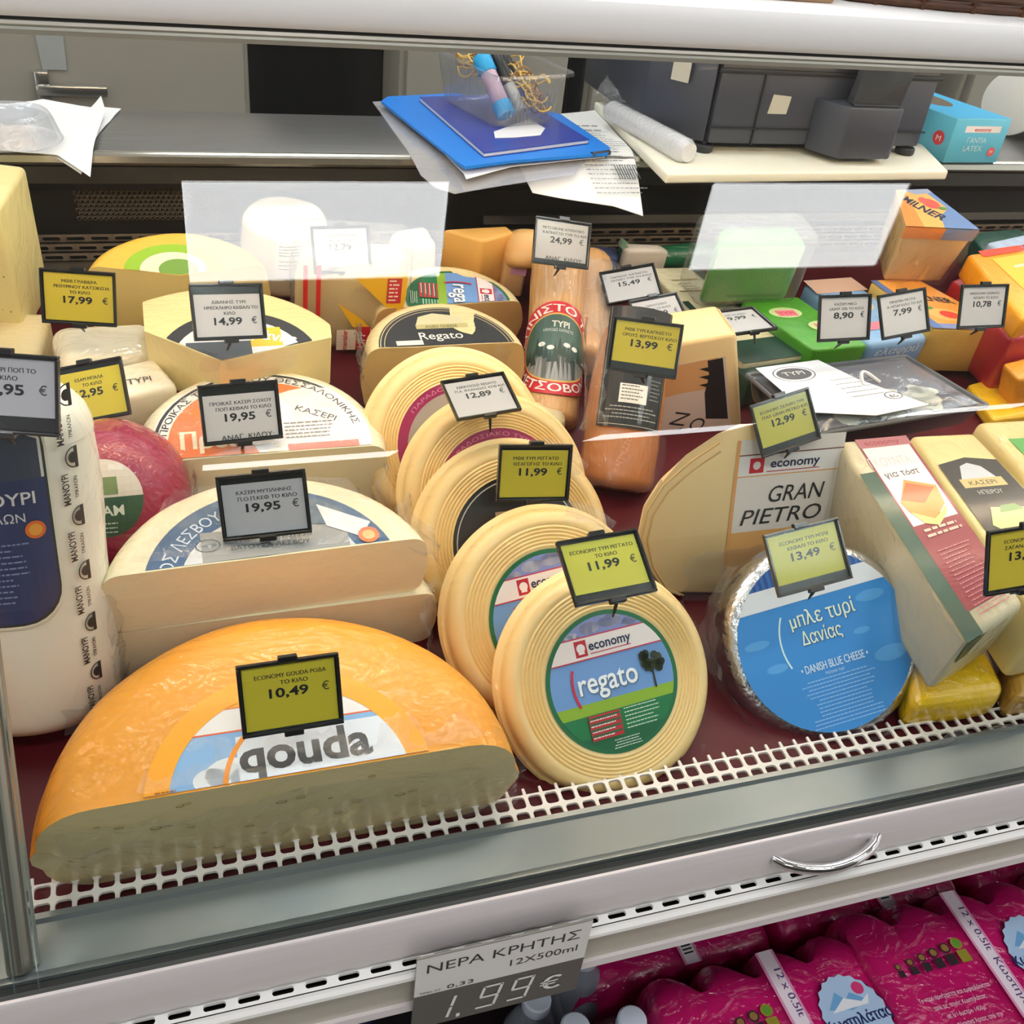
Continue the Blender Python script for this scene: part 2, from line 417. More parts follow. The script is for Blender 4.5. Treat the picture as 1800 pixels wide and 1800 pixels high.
# deck
bm = box(XL, XR, -.055, .80, -.012, 0); bm.transform(DK); cpart('deck_tray', bm, M_maroon, smooth=False)
cpart('well', box(XL, XR, .40, .62, .76, .79), M_black, smooth=False)
def perf(bm, f, nx, ny, cw, ch, hole, depth):
    """plate of nx by ny cells with holes; f maps (u, v, w)"""
    n = len(hole)
    for j in range(ny):
        for i in range(nx):
            cx, cy = (i + .5) * cw, (j + .5) * ch; outer = []
            for hx, hy in hole:           # push the hole outline out to the cell border
                k = min(cw / 2 / abs(hx) if abs(hx) > 1e-9 else 9e9, ch / 2 / abs(hy) if abs(hy) > 1e-9 else 9e9); outer.append((hx * k, hy * k))
            a = [bm.verts.new(f(cx + p[0], cy + p[1], 0)) for p in hole]; b = [bm.verts.new(f(cx + p[0], cy + p[1], 0)) for p in outer]
            c = [bm.verts.new(f(cx + p[0], cy + p[1], -depth)) for p in hole]
            for k in range(n):
                k2 = (k + 1) % n; bm.faces.new((a[k], b[k], b[k2], a[k2])); bm.faces.new((a[k], a[k2], c[k2], c[k]))
            for cxx, cyy in ((1, 1), (-1, 1), (-1, -1), (1, -1)):     # corner fillers
                q = [k for k in range(n) if abs(abs(outer[k][0]) - cw / 2) < 1e-7 and outer[k][0] * cxx > 0 and outer[k][1] * cyy > 0]
                w = [k for k in range(n) if abs(abs(outer[k][1]) - ch / 2) < 1e-7 and outer[k][1] * cyy > 0 and outer[k][0] * cxx > 0]
                if q and w:
                    kq = max(q, key=lambda k: abs(outer[k][1])); kw = max(w, key=lambda k: abs(outer[k][0]))
                    if kq != kw:
                        try: bm.faces.new((b[kq], bm.verts.new(f(cx + cxx * cw / 2, cy + cyy * ch / 2, 0)), b[kw]))
                        except ValueError: pass
def rrect(w, h, r, n=3):
    o = []
    for cx, cy, a in ((w / 2 - r, h / 2 - r, 0), (-w / 2 + r, h / 2 - r, PI / 2), (-w / 2 + r, -h / 2 + r, PI), (w / 2 - r, -h / 2 + r, 1.5 * PI)):
        o += [(cx + r * math.cos(a + PI / 2 * i / n), cy + r * math.sin(a + PI / 2 * i / n)) for i in range(n + 1)]
    return o
M_grate = mat('grate_plastic', (226, 218, 212), rough=.4)
for xa, nx in ((-.128, 160), (-.60, 33)):
    bm = bmesh.new(); g0 = Vector((xa, .4545, .846))
    G = lambda u, v, w: g0 + Vector((u, v, v * .07 + w))
    perf(bm, G, nx, 2, .0138, .0135, rrect(.0107, .0103, .0027), .0022)
    for i in range(nx + 1):      # cut ends of the ribs stick out at the back edge
        x = xa + i * .0138; a = .4815
        vs = [(x - .0014, a, .848), (x + .0014, a, .848), (x + .001, a + .0055, .8485), (x - .001, a + .0055, .8485)]
        lo = [bm.verts.new((p[0], p[1], p[2] - .002)) for p in vs]; hi = [bm.verts.new(p) for p in vs]
        bm.faces.new(hi); bm.faces.new(lo[::-1])
        for k in range(4): bm.faces.new((lo[k], lo[(k + 1) % 4], hi[(k + 1) % 4], hi[k]))
    cpart('air_grate', bm, M_grate, None, 'white plastic square-mesh grate')
# front sill, gasket, fascia
def ext(poly, mt, name, a=XL, b=XR, r=0, label=None, parent=None): return cpart(name, prism(poly, 'x', a, b, r), mt, parent, label)
ext([(.4525, .84), (.4545, .853), (.4535, .8555), (.449, .8555), (.447, .8525), (.415, .849), (.412, .851), (.409, .851), (.408, .82), (.45, .82)], M_sill, 'front_sill')
ext([(.4085, .82), (.4085, .846), (.4065, .850), (.4045, .846), (.4015, .845), (.399, .850), (.3965, .850), (.3965, .82)], M_rubber, 'gasket')
ext([(.3965, .82), (.3965, .8535), (.394, .8540), (.3925, .852), (.3885, .818), (.390, .812), (.392, .811)], M_fascia, 'fascia')
ext([(.400, .76), (.400, .790), (.3845, .790), (.384, .7985), (.3835, .7985), (.3835, .76)], M_beige, 'lower_rail')
bm = bmesh.new(); G = lambda u, v, w: Vector((XL + u, .3845 + v, .8035 + v * .5 + w))
perf(bm, G, 128, 1, .0228, .0095, rrect(.0150, .0040, .0019, 4), .003)
cpart('slotted_strip', bm, M_white, None, 'white strip with a row of dark slots')
ext([(.3845, .8035), (.382, .8035), (.3795, .8015), (.379, .7985), (.381, .7955), (.3845, .795)], M_white, 'nosing')
ext([(.3835, .757), (.3835, .763), (.3805, .763), (.3795, .756), (.382, .752), (.40, .752), (.40, .757)], M_fascia, 'bumper_strip')
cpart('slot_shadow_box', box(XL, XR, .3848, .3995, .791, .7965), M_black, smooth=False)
# opening handle on the glass frame
a = aty(1358, 1508, .392); b = aty(1540, 1468, .392); pts = []
for i in range(15):
    t = i / 14; p = a.lerp(b, t); s = math.sin(PI * t)
    pts.append(p + Vector((0, -.017 * s ** .6, -.004 * s)))
bm = bmesh.new(); tube(bm, pts, .0047, 12); cpart('bow_handle', bm, mat('chrome', (225, 225, 228), rough=.08, metal=1), None, 'bowed chrome pull handle')
# black inner back wall with perforated panel and slotted strip
def backn(n0, n1, v0, v1, a, b, name, mt):
    bm = box(a, b, v0, v1, n0, n1); return cpart(name, bm, mt, smooth=False)
backn(.90, 1.098, 1.262, 1.30, XL, XR, 'back_wall', M_black)
ext([(1.262, 1.098), (1.235, 1.096), (1.232, 1.078), (1.245, 1.066), (1.262, 1.066)], M_blackp, 'back_rail')
ext([(1.262, 1.03), (1.252, 1.03), (1.248, 1.02), (1.262, 1.012)], M_blackp, 'back_ledge', a=.4)
bm = bmesh.new(); G = lambda u, v, w: Vector((-.135 + u, 1.258 - w * -1, 1.030 + v))
for row in range(10):
    GG = (lambda row: lambda u, v, w: Vector((-.095 + u + (.0029 if row % 2 else 0), 1.2585 - w, 1.0255 + row * .005 + v)))(row)
    perf(bm, GG, 22, 1, .0058, .005, circ(0, 0, .0021, 6), -.002)
cpart('perforated_panel', bm, mat('perforated_metal', (122, 112, 100), rough=.35, metal=.3), None, 'finely perforated dark panel')
bm = bmesh.new()
for row in range(3):
    GG = (lambda row: lambda u, v, w: Vector((-.165 + u + (.012 if row % 2 else 0), 1.250 + w * 1, .9785 + row * .0115 + v)))(row)
    perf(bm, GG, 90, 1, .0265, .0115, rrect(.020, .0052, .0025, 3), .003)
cpart('slotted_back_strip', bm, mat('slotted_metal', (124, 110, 94), rough=.4, metal=.2), None, 'dark metal strip with rows of long slots')
backn(.95, .977, 1.235, 1.262, XL, XR, 'back_foot', mat('back_foot_metal', (92, 82, 70), rough=.45))
# worktop
cpart('worktop_slab', box(XL, XR, 1.238, 1.40, 1.100, 1.113, .002), M_steel)
ext([(1.238, 1.112), (1.238, 1.1135), (1.234, 1.1135), (1.2285, 1.110), (1.2275, 1.103), (1.231, 1.099), (1.238, 1.099)], M_lightm, 'worktop_edge')
# canopy with the case lamp
cp = cpart('canopy', prism([(.748, 1.348), (.745, 1.352), (.744, 1.368), (.748, 1.376), (.757, 1.380), (.86, 1.380), (.865, 1.36), (.86, 1.352), (.83, 1.352)], 'x', XL, XR), mat('canopy_white', (252, 252, 251), rough=.35))
M_alu = mat('aluminium', (186, 182, 172), rough=.35, metal=.6)
ext([(.752, 1.348), (.750, 1.3455), (.758, 1.3455), (.758, 1.348)], M_rubber, 'canopy_seal')
ext([(.749, 1.3455), (.7482, 1.3435), (.7492, 1.3420), (.7478, 1.3405), (.7482, 1.3375), (.753, 1.3365), (.760, 1.339), (.760, 1.3455)], M_alu, 'glass_rail')
bm = bmesh.new(); tube(bm, [(XL + .05, .812, 1.338), (XR - .05, .812, 1.338)], .008, 8)
cpart('lamp_tube', bm, mat('lamp_tube_on', (255, 226, 192), emit=TUBE_E))
# curved front glass, one long pane with two moving sections
M_glass = film('front_glass', (252, 255, 254), base=.026, amount=.9, rough=.002)
M_edge = mat('glass_edge', (150, 185, 175), rough=.1, trans=.6)
def glass_profile():
    p0, p1, p2 = Vector((.4045, .8485)), Vector((.560, 1.125)), Vector((.7525, 1.3395)); pts = [p0]
    d0 = (p1 - p0).normalized(); d1 = (p2 - p1).normalized(); r = .014
    a = p1 - d0 * r; b = p1 + d1 * r
    for i in range(13):
        t = i / 12; pts.append(a * (1 - t) ** 2 + p1 * 2 * t * (1 - t) + b * t * t)
    pts.append(p2); return pts
GP = glass_profile()
def pane(x0, x1, name):
    bm = bmesh.new(); th = .005; n = len(GP); outer = []; inner = []
    for i, p in enumerate(GP):
        t = (GP[min(i + 1, n - 1)] - GP[max(0, i - 1)]).normalized(); q = p + Vector((t.y, -t.x)) * -th
        outer.append([bm.verts.new((x, p.x, p.y)) for x in (x0, x1)]); inner.append([bm.verts.new((x, q.x, q.y)) for x in (x0, x1)])
    for i in range(n - 1):
        bm.faces.new((outer[i][0], outer[i][1], outer[i + 1][1], outer[i + 1][0])); bm.faces.new((inner[i][0], inner[i + 1][0], inner[i + 1][1], inner[i][1]))
        for k in (0, 1):
            f = bm.faces.new((outer[i][k], outer[i + 1][k], inner[i + 1][k], inner[i][k])); f.material_index = 1
    o = cpart(name, bm, [M_glass, M_edge]); return o
pane(-.119, XR - .01, 'glass_front')
pane(XL + .01, -.133, 'glass_front')
# steel-edged clear end post standing between the two panes
bm = bmesh.new(); off = .004
pp = [(p.x + off, p.y + .002) for p in GP[:-1]]
tube(bm, [(-.131, p[0] + .010, p[1]) for p in pp], .0085, 10)
cpart('glass_post', bm, mat('post_metal', (150, 144, 134), rough=.2, metal=.75), None, 'polished post between the glass panes')
bm = bmesh.new(); tube(bm, [(-.1225, p[0] + .012, p[1]) for p in pp], .0035, 8)
cpart('post_edge', bm, mat('clear_edge', (176, 180, 172), rough=.12, trans=.5))
# lower open shelf
cpart('lower_back', box(XL, XR, .88, .90, .15, .75), mat('lower_dark', (26, 24, 28), rough=.6), smooth=False)
cpart('lower_floor', box(XL, XR, .14, .88, .17, .19), mat('lower_shelf', (60, 58, 60), rough=.4), smooth=False)
cpart('case_underside', box(XL, XR, .40, .90, .735, .752), mat('lower_dark2', (40, 38, 40), rough=.6), smooth=False)

# ================================================================ PRICE TAGS
# each entry: centre of the tag (pixel), its distance from the lens, outward normal, direction of its lower edge, texts
TW, TH = .0675, .0506
def rotv(v):
    v = Vector(v); a = v.length
    return Matrix.Rotation(a, 3, v / a) if a > 1e-9 else Matrix.Identity(3)
def fit_tag(q, tilt0, s=1.0):
    """pose of a TW x TH card whose corners fall on the four pixels (top-left, top-right, bottom-right, bottom-left)"""
    best = None
    sx = np.array([-1, 1, 1, -1]) * TW / 2; sy = np.array([1, 1, -1, -1]) * TH / 2
    for yaw in (-.5, 0, .5):
        n0 = Vector((-math.sin(yaw) * math.cos(tilt0), -math.cos(yaw) * math.cos(tilt0), math.sin(tilt0)))
        x0 = Vector((0, 0, 1)).cross(n0).normalized(); y0 = n0.cross(x0)
        R0 = np.array(Matrix((x0, y0, n0)).transposed()); c = np.mean(q, 0)
        d = TW * 1800 / math.dist(q[0], q[1]); p = np.zeros(6); p[3:] = CAM + ray(*c) * d
        def res(p):
            Q = R0 @ np.array(rotv(p[:3])); P = p[3:][:, None] + Q[:, :1] * sx + Q[:, 1:2] * sy
            k = R.T @ (P - CAM[:, None]); u = 900 + 1800 * k[0] / -k[2]; v = 900 - 1800 * k[1] / -k[2]
            return np.concatenate([u - [a[0] for a in q], v - [a[1] for a in q], 4 * p[:3]])
        lam = 1.0; e = res(p)
        for _ in range(60):
            J = np.stack([(res(p + np.eye(6)[i] * 1e-5) - e) / 1e-5 for i in range(6)], 1); A = J.T @ J
            st = -np.linalg.solve(A + lam * np.diag(np.diag(A)), J.T @ e); e2 = res(p + st)
            if e2 @ e2 < e @ e: p = p + st; e = e2; lam *= .5
            else: lam *= 3
        if best is None or e @ e < best[0]: best = (e @ e, p, R0 @ np.array(rotv(p[:3])))
    Q = best[2]; t = best[1][3:]
    t = CAM + (t - CAM) * s
    M = Matrix([list(Q[i]) + [t[i]] for i in range(3)] + [[0, 0, 0, 1]])
    return M @ Matrix.Scale(s, 4)
M_tagf = mat('tag_frame_black', (26, 26, 27), rough=.25, coat=.4)
M_tagc = film('tag_clear', (250, 252, 252), base=.012, amount=.5, bump=.0, rough=.2)
M_spike = mat('tag_spike', (30, 30, 31), rough=.35)
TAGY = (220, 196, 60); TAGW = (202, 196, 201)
def price_tag(q, lines, price, colr, label, tilt=.45, extra=None, head=.0, side=.0, glare=False, stem=.016, stemdir=None, s=1.0):
    """head: extra black band at the top, side: at the bottom"""
    t = thing('price_tag', label, 'price tag', fit_tag(q, tilt, s), 'black framed price tags')
    w, h = TW / 2, TH / 2
    bm = bmesh.new(); b = .0022
    for a in ((-w, w, h - b, h), (-w, w, -h, -h + b), (-w, -w + b, -h + b, h - b), (w - b, w, -h + b, h - b)):
        rbox(bm, a[0], a[1], a[2], a[3], -.002, .0022, .0005, 1)
    rbox(bm, -w + b, w - b, -h + b, h - b, -.002, -.0008)
    obj('frame', bm, M_tagf, t)
    bm = box(-.0065, .0065, h - .0015, h + .003, -.0022, .003, .0006, 1); obj('clip', bm, M_tagf, t)
    bm = box(-.0065, .0065, -h - .003, -h + .0015, -.0022, .003, .0006, 1); obj('clip', bm, M_tagf, t)
    y1 = h - b - .0012 - head; y0 = -h + b + .0012 + side
    pr = Print(step=.00006); pr.poly(rect(-w + b + .001, w - b - .001, y0, y1), colr)
    H = y1 - y0; y = y1 - .0085
    ink = (34, 34, 38)
    for k, ln in enumerate(lines):
        ww = min(len(ln) * .00262, TW * .78); pr.text(ln, (.003 if k % 2 else .001), y, .0030, ink, w=ww, bold=.022); y -= .0050
    y -= .0038
    pr.text(price, -.001, y, .0066, ink, w=.0260, bold=.025)
    pr.text('€', .0235, y + .0006, .0062, ink, bold=.0)
    if extra: pr.text(extra, .004, y0 - .0004, .0044, ink, w=.045, bold=.01)
    card = pr.build('card', t, lambda x, y, k: Vector((x, y, -.0006 + k)))
    obj('clear_cover', box(-w + b, w - b, -h + b, h - b, .0008, .0013), M_tagc, t, smooth=False)
    bm = bmesh.new(); d = stemdir or (0, -.55, -1); d = Vector(d).normalized()
    p = Vector((0, -h - .001, -.001)); tube(bm, [p, p + d * stem * .5, p + d * stem], [.0016, .0014, .0007], 6)
    obj('spike', bm, M_spike, t)
    return t
TG = []
def tg(*a, **k): TG.append(price_tag(*a, **k))
tg([(69, 470), (202, 480), (207, 575), (74, 567)], ['ΜΦΒ ΓΡΑΒΙΕΡΑ', 'ΡΕΘΥΜΝΟΥ ΚΑΤΣΙΚΙΣΙΑ', 'ΤΟ ΚΙΛΟ'], '17,99', TAGY, 'yellow price tag reading 17,99 in front of the tall pale cheese block')
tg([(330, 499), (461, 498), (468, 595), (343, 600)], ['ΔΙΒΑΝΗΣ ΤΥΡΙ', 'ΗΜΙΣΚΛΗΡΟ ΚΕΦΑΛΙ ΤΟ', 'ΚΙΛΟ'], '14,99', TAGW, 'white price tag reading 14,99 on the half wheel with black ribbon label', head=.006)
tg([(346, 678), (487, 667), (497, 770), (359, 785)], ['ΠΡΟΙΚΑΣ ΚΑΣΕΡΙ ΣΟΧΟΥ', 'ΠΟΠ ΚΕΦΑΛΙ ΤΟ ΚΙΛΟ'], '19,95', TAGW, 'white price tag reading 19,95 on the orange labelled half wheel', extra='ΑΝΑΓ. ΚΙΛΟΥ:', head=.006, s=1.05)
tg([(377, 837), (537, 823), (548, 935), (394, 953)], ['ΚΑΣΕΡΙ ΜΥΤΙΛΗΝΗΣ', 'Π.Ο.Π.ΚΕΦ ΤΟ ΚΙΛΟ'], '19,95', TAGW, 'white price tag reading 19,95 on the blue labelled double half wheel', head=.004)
tg([(413, 1172), (595, 1146), (604, 1270), (427, 1298)], ['ECONOMY GOUDA ΡΟΔΑ', 'ΤΟ ΚΙΛΟ'], '10,49', (220, 194, 54), 'yellow price tag reading 10,49 on the big orange half wheel')
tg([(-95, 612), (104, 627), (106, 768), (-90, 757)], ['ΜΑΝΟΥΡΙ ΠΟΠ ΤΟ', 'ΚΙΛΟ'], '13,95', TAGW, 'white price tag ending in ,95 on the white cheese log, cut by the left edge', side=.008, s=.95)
tg([(85, 650), (213, 626), (230, 728), (105, 752)], ['ΕΔΑΜ ΜΠΑΛΑ', 'ΤΟ ΚΙΛΟ'], '12,95', TAGY, 'yellow price tag half hidden behind the white cheese log, above the magenta ball', head=.003)
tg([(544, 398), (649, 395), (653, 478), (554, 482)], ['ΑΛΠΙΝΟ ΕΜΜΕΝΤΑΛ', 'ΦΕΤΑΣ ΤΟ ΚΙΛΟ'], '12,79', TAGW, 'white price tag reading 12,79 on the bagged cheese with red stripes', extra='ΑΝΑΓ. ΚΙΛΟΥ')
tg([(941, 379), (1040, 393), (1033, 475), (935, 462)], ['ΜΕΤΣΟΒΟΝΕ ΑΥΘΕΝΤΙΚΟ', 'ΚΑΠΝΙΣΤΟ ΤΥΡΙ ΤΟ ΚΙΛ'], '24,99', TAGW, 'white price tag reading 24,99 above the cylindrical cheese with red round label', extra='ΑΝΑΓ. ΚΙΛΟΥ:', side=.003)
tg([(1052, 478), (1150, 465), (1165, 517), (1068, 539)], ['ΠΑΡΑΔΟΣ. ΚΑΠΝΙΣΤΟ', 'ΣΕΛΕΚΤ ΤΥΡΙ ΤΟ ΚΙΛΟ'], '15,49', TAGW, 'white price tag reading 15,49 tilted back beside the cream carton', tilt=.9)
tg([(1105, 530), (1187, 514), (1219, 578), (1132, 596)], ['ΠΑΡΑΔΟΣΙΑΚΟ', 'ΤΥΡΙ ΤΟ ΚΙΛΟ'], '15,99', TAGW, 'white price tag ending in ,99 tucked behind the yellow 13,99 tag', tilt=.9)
tg([(1079, 554), (1203, 571), (1187, 667), (1067, 650)], ['ΜΦΒ ΤΥΡΙ ΚΑΠΝΙΣΤΟ', 'ΟΡΟΥΣ ΒΕΡΤΙΣΚΟΥ ΚΙΛΟ'], '13,99', TAGY, 'yellow price tag reading 13,99 on the brown smoked cheese', side=.006)
tg([(876, 779), (1008, 783), (997, 878), (873, 883)], ['ΜΦΒ ΤΥΡΙ ΡΕΓΓΑΤΟ', 'ΕΙΣΑΓΩΓΗΣ ΤΟ ΚΙΛΟ'], '11,99', TAGY, 'yellow price tag reading 11,99 on the black labelled wheel', head=.002)
tg([(976, 953), (1118, 930), (1155, 1039), (1012, 1068)], ['ECONOMY ΤΥΡΙ ΡΕΓΓΑΤΟ', 'ΤΟ ΚΙΛΟ'], '11,99', (226, 212, 74), 'yellow price tag reading 11,99 leaning on the front wheel of the row', tilt=.9, side=.005)
tg([(1338, 940), (1473, 910), (1496, 1015), (1370, 1052)], ['ECONOMY ΤΥΡΙ ΜΠΛΕ', 'ΚΕΦΑΛΙ ΤΟ ΚΙΛΟ'], '13,49', (222, 206, 70), 'yellow price tag reading 13,49 on the foil wrapped blue labelled wheel', tilt=.7, side=.005)
tg([(1317, 714), (1419, 679), (1443, 772), (1340, 805)], ['ECONOMY ΣΚΛΗΡΟ ΤΥΡΙ', 'ΙΤΑΛ GRAN PIETRO ΚΙΛ'], '12,99', (214, 200, 84), 'yellow price tag reading 12,99 on the hard cheese wedge', side=.005)
tg([(1737, 935), (1877, 912), (1872, 1025), (1728, 1048)], ['ECONOMY ΓΚΟΥΝΤΑ', 'ΣΑΓΑΝΑΚΙ ΤΟ ΚΙΛΟ'], '13,99', TAGY, 'yellow price tag beginning 13, cut by the right edge, on the long loaf block')
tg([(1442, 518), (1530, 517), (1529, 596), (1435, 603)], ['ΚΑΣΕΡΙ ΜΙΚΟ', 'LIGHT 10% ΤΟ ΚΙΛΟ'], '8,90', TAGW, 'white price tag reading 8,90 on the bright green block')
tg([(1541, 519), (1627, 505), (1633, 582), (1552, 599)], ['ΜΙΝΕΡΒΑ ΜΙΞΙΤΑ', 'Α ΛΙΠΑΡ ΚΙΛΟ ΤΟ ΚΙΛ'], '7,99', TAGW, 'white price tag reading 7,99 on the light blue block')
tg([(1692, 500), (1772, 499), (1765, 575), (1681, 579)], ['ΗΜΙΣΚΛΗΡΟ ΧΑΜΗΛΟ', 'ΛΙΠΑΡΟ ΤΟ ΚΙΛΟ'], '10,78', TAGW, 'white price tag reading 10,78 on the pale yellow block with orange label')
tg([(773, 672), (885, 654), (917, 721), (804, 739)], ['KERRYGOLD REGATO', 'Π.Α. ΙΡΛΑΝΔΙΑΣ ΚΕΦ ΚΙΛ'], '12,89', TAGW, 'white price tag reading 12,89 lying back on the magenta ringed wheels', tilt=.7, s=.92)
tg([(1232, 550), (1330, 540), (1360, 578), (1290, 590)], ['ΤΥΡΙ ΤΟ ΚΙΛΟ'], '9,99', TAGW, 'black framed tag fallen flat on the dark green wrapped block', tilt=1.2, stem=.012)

# ================================================================ CHEESES, LEFT HALF OF THE CASE
def cheese(name, col, wrap=.5, sss=.15, var=.08, rough=.5, ws=(26, 60, 26), vs=9, bump=.12):
    return mat(name, col, rough=rough, sss=sss, var=var, vscale=vs, wrap=wrap, wscale=ws, bump=bump, bscale=60)
M_cling = film('cling_film', (250, 250, 250), base=.05, bump=1.0, bscale=45, haze=.06, rough=.12)
M_cling2 = film('cling_film_tight', (252, 252, 252), base=.03, bump=1.0, bscale=30, haze=.03, rough=.08)
def crumple(parent, P, nx=14, ny=8, amp=.006, seed=1, mt=None, name='cling_film', edge=True):
    """P(u, v) -> local point; a creased loose sheet of film"""
    bm = bmesh.new(); rg = random.Random(seed); g = []
    for j in range(ny + 1):
        row = []
        for i in range(nx + 1):
            u, v = i / nx, j / ny; p = Vector(P(u, v))
            q = p * 55 + Vector((seed, seed, seed))
            d = Vector((noise.noise(q), noise.noise(q + Vector((9, 2, 4))), noise.noise(q + Vector((3, 7, 1)))))
            row.append(bm.verts.new(p + d * amp * 1.6 + Vector((rg.uniform(-1, 1), rg.uniform(-1, 1), rg.uniform(-1, 1))) * amp * .35))
        g.append(row)
    for j in range(ny):
        for i in range(nx): bm.faces.new((g[j][i], g[j][i + 1], g[j + 1][i + 1], g[j + 1][i]))
    return obj(name, bm, mt or M_cling, parent, 'loose creased cling film', smooth=True, ang=60)
def flat(h, off=.0004, slope=None): return lambda x, y, k: Vector((x, y, h + off + k))

# --- the big orange half wheel at the front
t = thing('cheese_half_wheel', 'big orange half wheel of gouda at the front, cut face forward', 'cheese', D(.0485, -.019))
gr = cheese('gouda_rind', (248, 166, 50), wrap=.55, var=.14, ws=(10, 26, 14), vs=7)
gp = cheese('gouda_paste', (226, 204, 150), wrap=.6, var=.06, rough=.45, ws=(8, 12, 12), vs=14, bump=.1)
H = .103
cutwheel(t, gr, gp, wheel_prof(.166, H, .042, .034, .006), [((0, 0, 0), (0, -1, 0))], seg=96, jit=.0012, sy=.95)
bm = bmesh.new(); rg = random.Random(3)
for k in range(16):         # small eyes in the paste
    x, z = rg.uniform(-.13, .13), rg.uniform(.02, .09); r = rg.uniform(.0012, .0030)
    v = [bm.verts.new((x + r * 1.5 * math.cos(a), -.0004, z + r * .7 * math.sin(a))) for a in [2 * PI * q / 8 for q in range(8)]]; c = bm.verts.new((x, .0012, z))
    for q in range(8): bm.faces.new((v[q], v[(q + 1) % 8], c))
obj('cheese_eyes', bm, mat('paste_eye', (140, 122, 66), rough=.5), t)
LC = circ(0, -.010, .096, 64); pr = Print(LC)
pr.poly(LC, (252, 168, 24)); pr.poly(rect(-.2, .2, -.2, .043), (132, 178, 226))
pr.poly(rect(-.2, .2, .041, .060), (236, 232, 232)); pr.poly(rect(-.2, .2, .0405, .0418), (226, 92, 40)); pr.poly(rect(-.2, .2, .0595, .0605), (236, 120, 50))
for cx, cy, r in ((-.052, .006, .012), (-.04, .009, .016), (-.026, .004, .014), (.02, .006, .018), (.035, .012, .02), (.05, .004, .016), (.0, .003, .015)):
    pr.poly(circ(cx, cy, r, 18, r * .75), (226, 232, 240), same=True)
pr.poly(rect(-.034, .2, -.1, .036), (222, 228, 240))
pr.ring(0, -.010, .080, .096, (252, 168, 24), 64)
pr.ring(.018, -.006, .060, .0635, (245, 150, 40), 30, 1, 2.2, 3.3)
pr.text('qouda', .012, .0075, .026, (62, 64, 70), w=.090, bold=.03)
pr.lines(-.088, -.07, .002, .001, (160, 90, 10), 3, .004)
pr.build('label', t, flat(H), [((0, .0015), (0, -1))], label='round orange, white and sky blue paper label')
crumple(t, lambda u, v: ((-.10 + .24 * u) * (1 - .35 * v), .004 + .10 * v, H + .002 - .006 * v), 34, 12, .0018, 6, M_cling2)
crumple(t, lambda u, v: (-.150 + .32 * u, -.004 - .003 * math.sin(9 * u), .012 + .072 * v), 36, 8, .0022, 4, M_cling2)

# --- two cream half wheels stacked, blue label
pc = cheese('kaseri_paste', (250, 238, 204), wrap=.35, var=.07, vs=6); rc = cheese('kaseri_rind', (240, 228, 194), wrap=.6, var=.06)
t0 = thing('cheese_half_wheel', 'lower cream half wheel under the blue labelled one', 'cheese', D(.060, .128), 'stacked cream half wheels')
cutwheel(t0, rc, pc, wheel_prof(.136, .066, .012, .012, .003), [((0, .024, 0), (.01, -1, 0))], jit=.001)
t = thing('cheese_half_wheel', 'upper cream half wheel with a blue label behind the big orange one', 'cheese', D(.057, .130, .0665), 'stacked cream half wheels')
H = .066
cutwheel(t, rc, pc, wheel_prof(.127, H, .014, .012, .003), [((0, .024, 0), (.03, -1, 0))], jit=.001, sy=.93)
LC = circ(0, .0, .096, 64); pr = Print(LC)
pr.poly(LC, (36, 84, 128)); pr.poly(circ(0, 0, .070, 48), (206, 208, 212)); pr.poly(rect(-.052, .06, .02, .055), (150, 150, 150))
pr.text('ΤΥΡΟΚΟΜΕΙΟ', 0, 0, .008, (206, 220, 232), w=.06, arc=.079, rot=-.35)
pr.text('ΤΟΣ ΛΕΣΒΟΥ', 0, 0, .011, (200, 215, 230), w=.075, arc=.076, rot=.95); pr.ring(-.047, .041, .0085, .0095, (60, 60, 60), 24, .7)
pr.text('ΕΛΛΑΣ 11,300', -.047, .040, .003, (60, 60, 60), w=.012)
pr.text('ΒΑΤΟΥΣΑ ΛΕΣΒΟΥ', 0, .034, .0045, (60, 60, 62), w=.06); pr.text('ΤΗΛ. 22530 51120', .002, .042, .0045, (60, 60, 62), w=.06)
pr.poly([(.02, .055), (.05, .052), (.062, .066), (.04, .082), (.01, .080)], (90, 110, 130)); pr.poly([(.04, .075), (.08, .05), (.07, .035), (.045, .05)], (226, 228, 232))
pr.poly(circ(.076, .036, .0085, 20), (226, 118, 60)); pr.poly(circ(.076, .036, .005, 16), (240, 190, 120))
pr.build('label', t, flat(H), [((0, .0255), (.03, -1))], label='round dark blue and white paper label')
crumple(t, lambda u, v: (.108 + .03 * u, .026 + .05 * v, .060 - .03 * u), 6, 8, .005, 9)
crumple(t, lambda u, v: ((-.105 + .21 * u) * (1 - .35 * v), .030 + .075 * v, H + .0018), 34, 12, .0016, 10, M_cling2)

# --- orange and white labelled half wheel
pp_ = cheese('proikas_paste', (244, 230, 192), wrap=.35); rp = cheese('proikas_rind', (230, 218, 186), wrap=.7, ws=(20, 40, 20))
t = thing('cheese_half_wheel', 'cream half wheel with an orange and white label behind the blue labelled one', 'cheese', D(.070, .335))
H = .090
cutwheel(t, rp, pp_, wheel_prof(.113, H, .016, .012, .003), [((0, -.018, 0), (.0, -1, 0))], jit=.0015)
LC = circ(0, 0, .098, 64); pr = Print(LC)
pr.poly(LC, (232, 226, 216)); pr.ring(0, 0, .0935, .0965, (48, 44, 44)); pr.poly(circ(0, 0, .084, 48), (238, 118, 44))
pr.poly(circ(.05, .01, .062, 40), (232, 220, 212)); pr.poly(circ(.0, .035, .03, 30), (240, 236, 228)); pr.poly(rect(.02, .085, -.03, -.008), (236, 96, 60))
